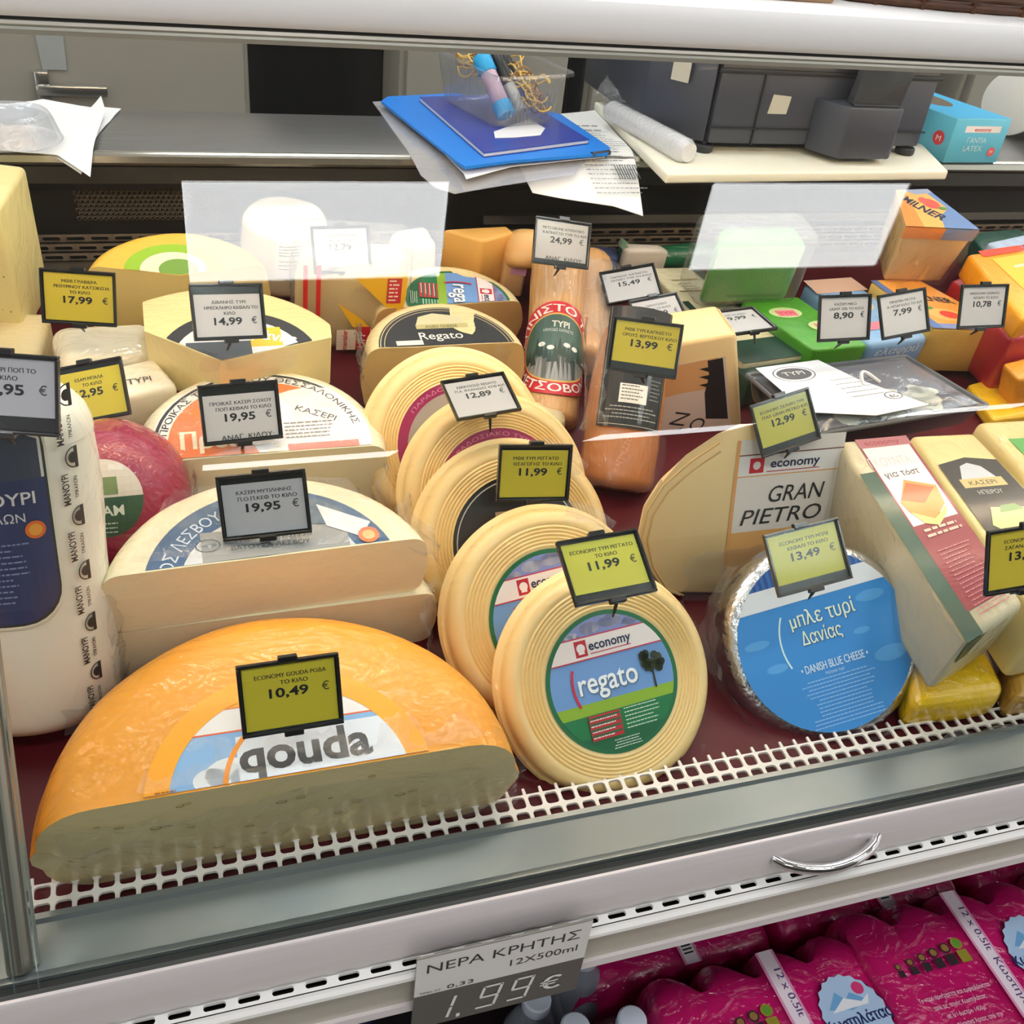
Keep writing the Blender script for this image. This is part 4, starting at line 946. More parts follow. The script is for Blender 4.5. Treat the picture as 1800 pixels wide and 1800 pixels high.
t, L = roll('peach coloured cheese end behind the left side of tag 24,99', (925, 475), .66, (928, 405), .69, .030, cheese('peach_rind', (226, 178, 112), wrap=.4))
# --- brown smoked piece with black label
bs = cheese('brown_smoked', (196, 118, 44), wrap=.9, ws=(50, 50, 10), var=.15)
t, L = roll('amber smoked cheese roll with a black label, under the yellow tag 13,99', (1080, 862), .318, (1118, 566), .445, .041, bs, ends=(.014, .028), taper=lambda z: 1.0 - .12 * max(0, z - .7) / .3)
pr = Print(); pr.poly(rect(-.034, .040, -.052, .075), (30, 30, 32)); pr.ring(0, 0, .0001, .0002, (30, 30, 32), 4)
for a in (rect(-.0315, -.0312, -.049, .075), rect(.0372, .0375, -.049, .075), rect(-.0315, .0375, -.0495, -.049)): pr.poly(a, (206, 200, 180), same=True)
pr.poly(rect(-.012, .017, -.026, -.006), (226, 224, 216)); pr.lines(-.010, .015, -.0085, .0010, (70, 70, 70), 5, .0035, 2); pr.lines(-.028, .034, -.031, .0011, (170, 170, 164), 4, .0038, 5, center=True); pr.lines(.020, .034, .0, .0010, (150, 150, 146), 6, .004, 8)
pr.build('label', t, cyl(.0415, .115, -.004, off=.0012), grid=[('x', -.04, .045, .005)], label='black label with a white table')
pr = Print(); pr.text('ΚΑΠΝΙΣΤΟ', 0, 0, .006, (226, 150, 90), w=.04, rot=1.3); pr.build('film_lettering', t, cyl(.0415, .035, -.002, off=.0012), grid=[('x', -.03, .03, .006)])
crumple(t, lambda u, v: (math.sin(-1.1 + 2.4 * u) * .046, -math.cos(-1.1 + 2.4 * u) * .046, .0 + .06 * v), 16, 6, .003, 95, M_cling2)
crumple(t, lambda u, v: (math.sin(-1.6 + .9 * u) * (.043 + .012 * v), -math.cos(-1.6 + .9 * u) * .043, .06 + .12 * v), 8, 10, .004, 96)

# --- hard cheese wedges
hp = cheese('hard_paste', (240, 208, 152), wrap=.5, ws=(14, 16, 12), var=.06); hr = cheese('hard_rind', (226, 184, 120), wrap=.5)
def slab(name, label, px, v, depth, mt, part='wedge', r=.006, lean=0.0):
    P = [dv(p[0], p[1], v) for p in px]; o = Vector((sum(p.x for p in P) / len(P), v, min(p.z for p in P)))
    t = thing(name, label, 'cheese', DK @ Matrix.Translation(o))
    bm = prism([(p.x - o.x, p.z - o.z) for p in P], 'y', 0, depth, r, 3); obj(part, bm, mt, t, ang=50); return t, o
def onslab(o, v, off=.0008): return lambda x, z, k: Vector((x - o.x, -off - k, z - o.z))
t, o = slab('cheese_wedge', 'hard cheese wedge standing behind, its orange label turned sideways', [(1152, 640), (1168, 618), (1205, 600), (1290, 586), (1298, 590), (1308, 800), (1290, 850), (1150, 850)], .405, .055, hp)
def dx(px, py, v): p = dv(px, py, v); return (p.x, p.z)
pr = Print(); V0 = .405
LP = [dx(*p, V0) for p in [(1150, 832), (1160, 660), (1190, 640), (1275, 625), (1292, 840)]]
pr.poly(LP, (238, 214, 196)); pr.poly([dx(*p, V0) for p in [(1162, 660), (1190, 642), (1262, 627), (1262, 680), (1200, 690), (1160, 700)]], (240, 180, 120))
pr.poly([dx(*p, V0) for p in [(1243, 633), (1270, 628), (1279, 735), (1240, 735), (1238, 690), (1246, 660)]], (34, 30, 32))
for k in range(3):
    pr.poly([dx(*p, V0) for p in [(1228, 648 + k * 14), (1246, 644 + k * 14), (1246, 653 + k * 14)]], (34, 30, 32), same=True)
c1 = dx(1186, 772, V0); pr.text('GRAN', c1[0], c1[1], .022, (34, 32, 34), w=.080, rot=1.35, bold=.0); c1 = dx(1222, 765, V0); pr.text('TRO', c1[0] + .002, c1[1], .020, (34, 32, 34), w=.052, rot=1.35)
pr.build('label', t, onslab(o, V0), label='orange and white label with black landscape')
# front wedge: flat face leaning back, the label covers its right half
a = dk(1277, 1046, 0.0); lean = math.radians(24); lv = Vector((0, math.sin(lean), math.cos(lean))); nv = Vector((0, -math.cos(lean), math.sin(lean)))
camd = DKI @ Vector(CAM)
def lp_(px, py):           # deck-frame point of the leaning face
    r = DKI.to_3x3() @ Vector(ray(px, py)); p = camd + r * ((a - camd).dot(nv) / r.dot(nv)); return (p.x - a.x, (p - a).dot(lv))
t = thing('cheese_wedge', 'big hard cheese wedge with a white economy gran pietro label, behind the foil wheel', 'cheese', DK @ Matrix.Translation(a))
out = [(1300, 742), (1262, 762), (1205, 800), (1158, 842), (1128, 890), (1118, 940), (1130, 990), (1158, 1034), (1190, 1046), (1470, 1046), (1462, 900), (1440, 745)]
PO = [lp_(*q) for q in out]
bm = prism(PO, 'z', -.055, 0)
ccx, ccy = lp_(1330, 960)
for v in bm.verts:
    if v.co.z < -.01: v.co.x = ccx + (v.co.x - ccx) * .62; v.co.y = ccy + (v.co.y - ccy) * .66
bmesh.ops.bevel(bm, geom=list(bm.edges), offset=.005, segments=3, affect='EDGES', profile=.5)
Lm = Matrix(((1, 0, 0, 0), (0, lv.y, nv.y, 0), (0, lv.z, nv.z, 0), (0, 0, 0, 1)))       # (x, along the lean, outwards)
bm.transform(Lm)
r_ = bmesh.ops.bisect_plane(bm, geom=bm.verts[:] + bm.edges[:] + bm.faces[:], plane_co=(0, 0, .0005), plane_no=(0, 0, -1), clear_outer=True)
bmesh.ops.contextual_create(bm, geom=[e for e in r_['geom_cut'] if isinstance(e, bmesh.types.BMEdge)])
obj('wedge', bm, hp, t, ang=40)
onl = lambda x, s_, k: Lm @ Vector((x, s_, .0006 + k))
bm = bmesh.new(); cx_, cy_2 = lp_(1300, 1046)
for q in (.90, .95): tube(bm, [Lm @ Vector((cx_ + (p[0] - cx_) * q, cy_2 + (p[1] - cy_2) * q, .0003)) for p in PO[1:9]], .0011, 5)
obj('rind_lines', bm, hr, t)
x0_, z0_ = lp_(1266, 1046); sxl = lp_(1450, 1000)[0] - x0_
pr = Print(); X0, X1 = .0, sxl; zz = lambda py: lp_(1350, py)[1]; W_ = X1 - X0
pr.poly(rect(X0, X1, zz(1010), zz(770)), (238, 226, 216)); pr.poly(rect(X0, X1, zz(1010), zz(930)), (240, 180, 112)); pr.poly(rect(X0, X1, zz(834), zz(797)), (242, 234, 230))
for y_, c_ in ((797, (120, 60, 50)), (834, (236, 170, 110))): pr.poly(rect(X0, X1, zz(y_) - .0006, zz(y_) + .0006), c_)
pr.poly(rect(X0, .0035, zz(1010), zz(770)), (238, 170, 100)); ym = zz(816)
pr.poly(rect(W_ * .13, W_ * .26, ym - .0075, ym + .0075), (206, 36, 52)); pr.poly(circ(W_ * .195, ym, .0042, 10), (242, 226, 226)); pr.text('economy', W_ * .55, ym - .003, .0090, (30, 42, 76), w=W_ * .46, bold=.02); pr.poly(rect(W_ * .29, W_ * .78, ym - .0072, ym - .0064), (196, 40, 60))
pr.text('GRAN', W_ * .60, zz(882), .0175, (34, 34, 36), w=W_ * .52, shear=.2); pr.text('G', W_ * .385, zz(884), .024, (34, 34, 36), shear=.2) if 0 else None
pr.text('PIETRO', W_ * .48, zz(918), .0165, (34, 34, 36), w=W_ * .76, shear=.2)
pr.build('label', t, lambda x, z, k: onl(x0_ + x, z, k), label='white and orange label with black lettering')
crumple(t, lambda u, v: onl(-.05 + .18 * u, .0 + .05 * v, .004), 16, 8, .004, 101)

# --- foil wrapped blue cheese wheel
foil = mat('foil', (206, 206, 210), rough=.22, metal=1.0, bump=1.0, bscale=120)
a = Vector((-.20, -.70, .69)).normalized(); Rw = .0935
c = rest_center(1450, 1126, a, Rw); print('danish', c)
t = thing('round_cheese', 'foil wrapped wheel with a bright blue label and the tag 13,49', 'cheese', axis_frame(c - a * .052, a, .14))
o, _ = cutwheel(t, foil, None, wheel_prof(Rw - .002, .052, .016, .016, .003, 8), [], seg=110, jit=.0022, name='foil_wrap')
sc_ = 1.0; LC = circ(0, 0, .0805, 64); pr = Print(LC)
pr.poly(LC, (52, 138, 214)); pr.poly(rect(-1, 1, .050, 1), (44, 84, 150))
for x in range(-10, 10): pr.poly(rect(x * .006, x * .006 + .003, .055, .076), (60, 108, 176), same=x > -10)
pr.poly(rect(-1, 1, .040, .058), (226, 230, 238))
for cx, cy, rx, ry in ((-.062, .012, .012, .004), (.052, .028, .014, .005), (.055, -.026, .016, .007), (-.05, -.012, .010, .004), (.035, .0, .008, .003)):
    pr.poly(circ(cx, cy, rx, 16, ry), (84, 160, 226), same=True)
pr.ring(.012, .004, .052, .0535, (206, 236, 236), 20, 1, 2.62, 3.52)
for dx_, cc in ((.0006, (30, 70, 90)), (0, (226, 240, 226))):
    pr.text('μπλε τυρί', .004 + dx_, .018 - dx_, .0135, cc, w=.062, bold=.01); pr.text('Δανίας', -.002 + dx_, .001 - dx_, .0125, cc, w=.038, bold=.01)
pr.text('• DANISH BLUE CHEESE •', .002, -.0235, .0075, (214, 232, 246), w=.064, bold=.01); pr.text('Μαλακό τυρί', 0, -.0285, .0028, (200, 222, 244), w=.018)
pr.lines(-.034, .036, -.032, .0009, (150, 196, 236), 13, .0034, 11, center=True)
pr.build('label', t, flat(.052, .0016), label='round bright blue label with white band')
crumple(t, lambda u, v: (math.sin(-2.6 + 2.9 * u) * (Rw + .004 + .003 * v), -math.cos(-2.6 + 2.9 * u) * (Rw + .004 + .003 * v), -.004 + .058 * v), 46, 8, .004, 111)
crumple(t, lambda u, v: (-.10 - .075 * v + .03 * u, .07 - .13 * u - .03 * v, .010 - .03 * v + .02 * u), 12, 10, .006, 112, M_cling)

# --- long loaf blocks at the right
lp = cheese('loaf_paste', (232, 212, 150), wrap=.5, ws=(16, 12, 18)); lw = cheese('loaf_pale', (206, 194, 160), wrap=.7, ws=(20, 13, 20))
b = Block('cheese_loaf', 'long pale loaf with a red toast picture label and a dark green edge band', 'cheese', Q([(1472, 772), (1594, 762), (1806, 1062), (1702, 1130)], [.135, .135, .13, .13]), .075, lw, r=.008)
W, Hh, f = b.map(); pr = Print()
pr.poly(rect(-.001, .020, .0, Hh * .80), (34, 78, 62)); pr.poly(rect(.018, W * .96, .022, Hh * .985), (146, 46, 60)); pr.poly(rect(.020, W * .92, Hh * .50, Hh * .93), (238, 228, 226))
pr.poly(rect(.018, W * .96, Hh * .93, Hh * .985), (176, 106, 114)); pr.text('economy', W * .56, Hh * .945, .007, (150, 50, 60), w=.042, bold=.01)
pr.text('ΓΚΟΥΝΤΑ', W * .50, Hh * .82, .012, (214, 200, 200), w=.050); pr.text('για τόστ', W * .55, Hh * .755, .008, (90, 70, 70), w=.042)
tx, ty = W * .58, Hh * .62
pr.poly([(tx - .026, ty + .0), (tx - .006, ty + .026), (tx + .026, ty + .012), (tx + .022, ty - .012), (tx, ty - .026), (tx - .022, ty - .014)], (214, 150, 74)); pr.poly([(tx - .024, ty + .003), (tx - .006, ty + .022), (tx + .022, ty + .010), (tx, ty - .006)], (190, 98, 48))
pr.poly([(tx - .022, ty - .012), (tx, ty - .026), (tx + .022, ty - .014), (tx + .016, ty - .024), (tx, ty - .034), (tx - .014, ty - .028)], (240, 214, 130))
pr.lines(.028, W * .86, Hh * .46, .0030, (226, 190, 170), 2, .0065, 3); pr.lines(.028, W * .86, Hh * .36, .0013, (206, 120, 130), 16, .0046, 8)
pr.build('label', b.t, f, label='red and white label with a toast picture')
W2, H2, f2 = b.map('front'); pr = Print(); pr.poly([(-.002, H2 + .0), (.026, H2 + .0), (.020, H2 - .030), (.008, H2 - .034)], (34, 80, 62)); pr.build('band_end', b.t, f2, label='dark green band folded over')
crumple(b.t, lambda u, v: tuple((b.top[0] * (1 - u) + b.top[3] * u) * (1 - v) + (b.bot[0] * (1 - u) + b.bot[3] * u) * v + Vector((-.004, 0, .001))), 26, 8, .003, 121, M_cling2)
b = Block('cheese_loaf', 'long cream loaf with a black label and sandwich picture', 'cheese', Q([(1600, 762), (1712, 757), (2010, 1068), (1842, 1100)], .125), .08, lp, r=.008)
W, Hh, f = b.map(); pr = Print(); y0, y1 = Hh * .32, Hh * .84
pr.poly([(.006, y0), (W * .92, y0), (W * .92, y1 - .006), (W * .5, y1), (.006, y1 - .008)], (30, 30, 32)); cx = W * .47
pr.poly([(cx - .022, y1 - .03), (cx - .012, y1 - .012), (cx, y1 - .008), (cx + .014, y1 - .014), (cx + .022, y1 - .03)], (196, 200, 206)); pr.poly(rect(cx - .026, cx + .028, y1 - .042, y1 - .030), (206, 180, 120)); pr.text('ΚΑΣΕΡΙ', cx, y1 - .039, .006, (60, 40, 20), w=.034)
pr.text('ΗΠΕΙΡΟΥ', cx, y1 - .052, .006, (190, 190, 190), w=.03); sx, sy_ = W * .55, y0 + .036
pr.poly([(sx - .034, sy_), (sx - .022, sy_ + .022), (sx + .02, sy_ + .018), (sx + .03, sy_ + .004), (sx + .0, sy_ - .014), (sx - .024, sy_ - .010)], (236, 214, 130)); pr.poly([(sx - .026, sy_ - .004), (sx, sy_ - .013), (sx + .028, sy_ + .0), (sx + .022, sy_ - .010), (sx, sy_ - .022)], (206, 70, 44)); pr.poly([(sx - .016, sy_ + .014), (sx + .014, sy_ + .016), (sx + .008, sy_ + .024), (sx - .01, sy_ + .023)], (90, 140, 60))
pr.build('label', b.t, f, label='black label with crest and sandwich')
b = Block('cheese_loaf', 'cream loaf with a green and blue label at the right edge', 'cheese', Q([(1716, 737), (1840, 730), (2080, 900), (1880, 915)], .115), .07, lp, r=.010)
W, Hh, f = b.map(); pr = Print(); pr.poly(rect(.018, W, Hh * .35, Hh * .78), (90, 172, 84)); pr.poly(rect(.018, W, Hh * .35, Hh * .50), (60, 150, 190)); pr.ring(.045, Hh * .66, .016, .0175, (230, 236, 226), 24, .6); pr.text('Gouda', .045, Hh * .64, .010, (236, 240, 230), w=.024)
pr.build('label', b.t, f)
yb = mat('yellow_bag', (236, 190, 20), rough=.3, wrap=.9, wscale=(30, 30, 30), var=.12)
b = Block('cheese_bag', 'bright yellow wrapped cheese bag under the front end of the loaf', 'cheese', Q([(1590, 1130), (1735, 1120), (1775, 1215), (1612, 1240)], .045), .045, yb, r=.012, jit=.004)
crumple(b.t, lambda u, v: (-.05 + .11 * u, -.055 - .006 * v, .005 + .035 * v), 14, 6, .004, 131)
b = Block('cheese_bag', 'golden wrapped cheese bag with printed picture at the right edge beside the grate', 'cheese', Q([(1775, 1140), (1900, 1120), (1960, 1200), (1790, 1225)], .045), .045, mat('gold_bag', (206, 160, 70), rough=.3, wrap=.9, var=.4, vscale=30), r=.012, jit=.004)

# --- black tray under clear lid
b = Block('food_tray', 'black plastic tray with clear lid, white label and pale grated cheese inside', 'tray', Q([(1312, 660), (1592, 628), (1735, 714), (1432, 766)], .078), .034, mat('black_tray', (30, 31, 34), rough=.25, coat=.4), r=.008, taper=.10, part='tray')
W, Hh, f = b.map()
bm = bmesh.new(); fr = [b.top[i] + Vector((0, 0, .001)) for i in (0, 1, 2, 3)]
for i in range(4): tube(bm, [fr[i], fr[(i + 1) % 4]], .0028, 8)
obj('rim', bm, mat('tray_rim', (96, 98, 104), rough=.2, coat=.4), b.t)
bm = bmesh.new(); g = []
for j in range(13):
    row = []
    for i in range(19):
        u, v = i / 18, j / 12; e = min(u, 1 - u, v, 1 - v); hgt = .0012 + .009 * min(1, e * 6) + .002 * noise.noise(Vector((u * 5, v * 5, 2)))
        row.append(bm.verts.new(f(u * W * .97 + W * .015, v * Hh * .97 + Hh * .015, hgt)))
    g.append(row)
for j in range(12):
    for i in range(18): bm.faces.new((g[j][i], g[j][i + 1], g[j + 1][i + 1], g[j + 1][i]))
obj('clear_lid', bm, film('lid_clear', (240, 242, 246), base=.05, haze=.08, bump=.35, bscale=30, rough=.08), b.t)
pr = Print(); pr.poly(rect(.006, W - .006, .006, Hh - .006), (92, 92, 104))
rg = random.Random(8)
for k in range(60): pr.poly(circ(rg.uniform(.22, .82) * W, rg.uniform(.06, .46) * Hh, rg.uniform(.008, .018), 9, rg.uniform(.005, .011)), [(196, 196, 176), (210, 210, 192), (176, 178, 168)][k % 3], same=k % 3 > 0)
pr.build('contents', b.t, lambda x, y, k: f(x, y, .0004 + k), label='pale grated cheese')
pr = Print(); pr.poly([(.004, Hh * .22), (.075, Hh * .02), (.15, Hh * .05), (W * .47, Hh * .60), (W * .40, Hh * .98), (.004, Hh * .96)], (226, 226, 232))
pr.ring(.042, Hh * .80, .026, .0275, (60, 60, 64), 30, .5); pr.poly(circ(.042, Hh * .80, .023, 26, .0105), (86, 86, 90)); pr.text('ΤΥΡΙ', .042, Hh * .78, .007, (226, 226, 226), w=.028)
pr.lines(.075, .13, Hh * .62, .0012, (150, 150, 156), 5, .008, 3); pr.ring(.125, Hh * .27, .010, .0112, (60, 60, 64), 24, .6); pr.text('EG', .125, Hh * .24, .005, (50, 50, 54), w=.010)
pr.build('label', b.t, lambda x, y, k: f(x, y, .0125 + k), label='white paper label')
bm = bmesh.new(); pts = [f(W * (.46 + .10 * i / 10), Hh * (.50 + .14 * math.sin(PI * i / 10)), .012 + .006 * math.sin(PI * i / 10)) for i in range(11)]; tube(bm, pts, .0022, 6); obj('lid_grip', bm, mat('lid_grip', (206, 206, 206), rough=.3), b.t)

# --- coloured packs behind the tray
def pack(name, label, px, n, th, col, r=.004, taper=0, cat='cheese', bright=.5, jit=0):
    return Block(name, label, cat, Q(px, n), th, mat('pack_%d_%d_%d' % col, col, rough=.35, wrap=bright, wscale=(30, 30, 30)), r=r, taper=taper, part='pack', jit=jit)
b = pack('cheese_pack', 'cream carton with dark green end and thin gold lines beside tag 15,49', [(1138, 470), (1222, 468), (1424, 622), (1306, 640)], .055, .032, (222, 212, 176))
W, Hh, f = b.map(); pr = Print(); pr.poly(rect(0, W, 0, Hh * .20), (16, 58, 44)); pr.poly(rect(0, .010, 0, Hh * .62), (16, 58, 44)); pr.poly(rect(W * .82, W, Hh * .2, Hh), (60, 76, 62)); pr.poly(rect(W * .2, W * .7, Hh * .84, Hh * .85), (170, 150, 90)); pr.poly(rect(W * .15, W * .65, Hh * .72, Hh * .73), (170, 150, 90))
pr.lines(W * .25, W * .6, Hh * .80, .0014, (150, 136, 90), 3, .006, 2); pr.poly([(W * .18, Hh * .42), (W * .62, Hh * .44), (W * .56, Hh * .50), (W * .20, Hh * .49)], (60, 50, 34)); pr.poly(circ(W * .40, Hh * .462, .018, 16, .006), (206, 176, 96))
pr.build('label', b.t, f)
b = pack('cheese_pack', 'dark green film wrapped block under the fallen black tag', [(1245, 600), (1345, 585), (1426, 640), (1318, 668)], .048, .045, (14, 60, 46), r=.007, jit=.001)
crumple(b.t, lambda u, v: tuple(b.top[3] * (1 - u) + b.top[2] * u + Vector((0, -.006 - .008 * v, .004 - .012 * v))), 14, 4, .005, 141)
b = pack('cheese_pack', 'bright green block with pink writing patches and tag 8,90', [(1304, 528), (1402, 520), (1527, 606), (1432, 616)], .070, .050, (76, 160, 38))
W, Hh, f = b.map(); pr = Print()
for cx, cy in ((.40, .70), (.72, .40)):
    pr.poly(circ(W * cx, Hh * cy, .022, 20, .012), (190, 214, 150)); pr.poly([(W * cx - .014, Hh * cy - .007), (W * cx + .012, Hh * cy - .009), (W * cx + .015, Hh * cy + .004), (W * cx - .012, Hh * cy + .006)], (226, 120, 140)); pr.text('ΤΥΡΙ', W * cx, Hh * cy - .005, .007, (206, 40, 70), w=.022, bold=.02)
pr.build('label', b.t, f)
c0 = dk(1330, 524, .071)
b = Block('cheese_tub', 'clear tub pack holding a green block, standing above the bright green block', 'cheese', Q([(1268, 396), (1400, 394), (1424, 430), (1258, 432)], .150), .085, mat('green_inner', (70, 150, 50), rough=.4, wrap=.8), r=.01, taper=.02, part='green_block')
W, Hh, f = b.map('front')
bm = bmesh.new(); ax0 = min(v.x for v in b.top) - .006; ax1 = max(v.x for v in b.top) + .006; ay0 = min(v.y for v in b.top) - .006; ay1 = max(v.y for v in b.top) + .008
rbox(bm, ax0, ax1, ay0, ay1, .0, .100, .012, 3); jitter(bm, .003, 30); obj('clear_tub', bm, M_cling, b.t)
pr = Print(); pr.poly(rect(W * .04, W * .96, Hh * .64, Hh * .98), (190, 214, 186)); pr.poly(rect(W * .3, W * .9, .012, .016), (50, 120, 36)); pr.build('label', b.t, f)
b = pack('cheese_pack', 'light blue block with pink lettering and tag 7,99', [(1412, 494), (1496, 488), (1638, 592), (1530, 606)], .070, .050, (132, 176, 222), r=.009)
W, Hh, f = b.map(); pr = Print(); pr.poly(rect(.0, W, Hh * .78, Hh), (206, 170, 150)); pr.poly(rect(W * .1, W * .9, Hh * .66, Hh * .72), (196, 150, 190)); pr.poly(circ(W * .55, Hh * .55, .016, 16, .012), (206, 190, 160)); pr.poly([(W * .15, Hh * .18), (W * .5, Hh * .2), (W * .5, Hh * .3), (W * .12, Hh * .28)], (214, 130, 150)); pr.build('label', b.t, f)
W, Hh, f = b.map('front'); pr = Print(); pr.text('ελαφρύ', W * .5, Hh * .62, .011, (226, 236, 246), w=W * .7, bold=.03, shear=.2); pr.build('lettering', b.t, f)
mo = (228, 150, 60)
b = Block('cheese_block', 'pale yellow block with an orange and blue label and tag 10,78', 'cheese', Q([(1530, 494), (1610, 490), (1778, 582), (1640, 577)], .080), .070, cheese('milner_paste', (232, 196, 104), wrap=.4), r=.004, taper=.06)
W, Hh, f = b.map(); pr = Print(); pr.poly(rect(.0, W, .0, Hh), (236, 164, 74)); pr.poly(rect(0, W, 0, Hh * .10), (120, 140, 190)); pr.poly(rect(0, W * .14, 0, Hh), (90, 120, 180)); pr.poly(circ(W * .45, Hh * .28, .022, 18, .016), (236, 190, 110)); pr.poly(circ(W * .5, Hh * .28, .012, 14, .010), (222, 70, 60))
pr.text('MILNER', W * .60, Hh * .55, .014, (30, 34, 50), w=.055, bold=.03, rot=-.25); pr.poly(circ(W * .3, Hh * .42, .010, 10, .005), (90, 150, 60)); pr.build('label', b.t, f, label='orange and blue label')
b = Block('cheese_block', 'tall tub shaped block with blue and orange lid label on top of the packs', 'cheese', Q([(1574, 335), (1630, 333), (1722, 404), (1592, 398)], .165), .085, cheese('milner_tub', (220, 182, 124), wrap=.9, ws=(16, 16, 16)), r=.006, taper=.18)
W, Hh, f = b.map(); pr = Print(); pr.poly(rect(0, W, 0, Hh), (104, 136, 190)); pr.poly([(0, 0), (W * .52, 0), (W * .62, Hh * .30), (W * .9, Hh * .5), (W * .8, Hh), (0, Hh)], (238, 178, 92)); pr.poly(rect(0, W * .25, 0, Hh), (236, 140, 56)); pr.poly([(W * .2, Hh), (W, Hh), (W, Hh * .9), (W * .5, Hh * .86)], (150, 160, 190))
pr.text('MILNER', W * .33, Hh * .45, .017, (30, 34, 60), w=.068, bold=.03, rot=-.95); pr.poly(circ(W * .66, Hh * .62, .013, 14), (226, 80, 66)); pr.poly(circ(W * .56, Hh * .70, .009, 12), (226, 90, 76)); pr.poly(circ(W * .80, Hh * .50, .007, 10, .004), (90, 140, 60)); pr.build('label', b.t, f, label='blue and orange lid label')
W, Hh, f = b.map('front'); pr = Print(); pr.poly(rect(0, W * .55, Hh * .80, Hh), (238, 142, 62)); pr.poly(rect(W * .55, W, Hh * .80, Hh), (112, 142, 194)); pr.build('label_edge', b.t, f)
crumple(b.t, lambda u, v: tuple((b.top[3] * (1 - u) + b.top[2] * u) * (1 - v) + (b.bot[3] * (1 - u) + b.bot[2] * u) * v + Vector((0, -.003, 0))), 14, 8, .004, 151)
rd = (206, 34, 48)
b = pack('cheese_pack', 'red wrapped long block with green leaf print left of the yellow packs', [(1672, 492), (1712, 478), (1850, 560), (1790, 590)], .085, .08, rd, r=.005)
W, Hh, f = b.map(); pr = Print(); pr.poly(rect(0, W, Hh * .62, Hh * .72), (90, 150, 50)); pr.poly(rect(0, W, Hh * .10, Hh * .3), (226, 222, 216)); pr.text('ΤΥΡΙ', W * .5, Hh * .14, .010, (50, 50, 90), w=W * .7, bold=.02); pr.build('label', b.t, f)
b = pack('cheese_pack', 'orange yellow pack leaning at the right edge above the red block', [(1700, 445), (1790, 432), (1930, 520), (1800, 560)], .130, .035, (248, 166, 20), r=.007)
W, Hh, f = b.map(); pr = Print(); pr.poly(rect(W * .3, W, Hh * .25, Hh * .85), (250, 196, 60)); pr.poly(rect(W * .5, W, Hh * .66, Hh * .70), (240, 230, 190)); pr.poly(circ(W * .75, Hh * .35, .012, 14, .008), (150, 170, 50)); pr.poly(rect(W * .2, W, Hh * .9, Hh), (226, 70, 40)); pr.build('label', b.t, f)
b = pack('cheese_pack', 'pale blue pack with red lettering at the back right corner', [(1735, 425), (1850, 400), (1930, 440), (1790, 462)], .120, .03, (176, 196, 226), r=.005)
W, Hh, f = b.map(); pr = Print(); pr.text('κεφαλοτύρι', W * .5, Hh * .45, .014, (200, 40, 60), w=W * .8, bold=.03, shear=.2); pr.build('lettering', b.t, f)
b = pack('cheese_pack', 'dark green and black pack at the back beside the tall tub block', [(1705, 408), (1790, 400), (1860, 440), (1735, 450)], .075, .05, (30, 74, 62), r=.005)
t, o = slab('cheese_block', 'red wrapped block leaning beside the pale yellow block, right of tag 10,78', [(1776, 596), (1835, 588), (1850, 700), (1782, 706), (1734, 690)], .415, .05, mat('pack_176_30_44', (176, 30, 44), rough=.35, wrap=.6, wscale=(30, 30, 30)), part='pack')
b = pack('cheese_bag', 'yellow film wrapped block behind the right corner of the black tray', [(1700, 672), (1775, 655), (1850, 722), (1748, 738)], .020, .02, (238, 186, 24), r=.006, jit=.003)
t, o = slab('cheese_block', 'orange wrapped block at the right edge below the red one', [(1790, 668), (1860, 650), (1870, 745), (1776, 730)], .375, .035, mat('pack_226_150_30', (226, 150, 30), rough=.35, wrap=.6, wscale=(30, 30, 30)), part='pack')
# green tube bag and pale pieces at the back
a0 = dk(1092, 450, .050); b0 = dk(1205, 452, .05)
t = thing('cheese_bag', 'dark green tube shaped bag lying at the back above tag 15,49', 'cheese', DK @ Matrix.Translation(a0))
bm = bmesh.new(); tube(bm, [(0, 0, 0), (.01, 0, 0), (.05, 0, -.004), (.09, 0, -.002), (b0.x - a0.x + .05, 0, 0)], [.012, .017, .015, .017, .016], 16); obj('tube_bag', bm, mat('green_bag', (20, 92, 60), rough=.3, wrap=.7, wscale=(20, 30, 30)), t)
bm = bmesh.new(); tube(bm, [(0, -.001, .012), (.004, -.001, .018)], [.010, .012], 12); obj('bag_tie', bm, mat('green_tie', (120, 150, 130), rough=.4), t)
b = pack('cheese_pack', 'pale wrapped block behind the dark green tube bag', [(1095, 425), (1160, 428), (1180, 440), (1100, 440)], .070, .05, (206, 196, 186), r=.006)
b = pack('cheese_pack', 'dull blue wrapped block right of tag 24,99 at the back', [(1040, 430), (1086, 432), (1090, 452), (1040, 452)], .050, .05, (70, 84, 130), r=.006)
b = Block('cheese_block', 'yellow block at the back between the lamp reflection and tag 24,99', 'cheese', Q([(778, 402), (890, 396), (905, 408), (850, 424)], .095), .07, cheese('back_yellow', (232, 178, 92), wrap=.3), r=.004)
b = Block('cheese_block', 'small pinkish yellow block with violet print beside the turned green label', 'cheese', Q([(885, 432), (925, 425), (930, 452), (890, 446)], .075), .06, cheese('back_pink', (228, 182, 130), wrap=.3), r=.004)
W, Hh, f = b.map('front'); pr = Print(); pr.poly(rect(W * .3, W, Hh * .55, Hh * .95), (206, 150, 190)); pr.build('label', b.t, f)
b = Block('cheese_block', 'cream wheel end seen under the magenta ringed wheels right of tag 12,89', 'cheese', Q([(930, 700), (985, 690), (1000, 740), (945, 760)], .03), .03, cheese('cream_a', (214, 196, 150), wrap=.5), r=.010)

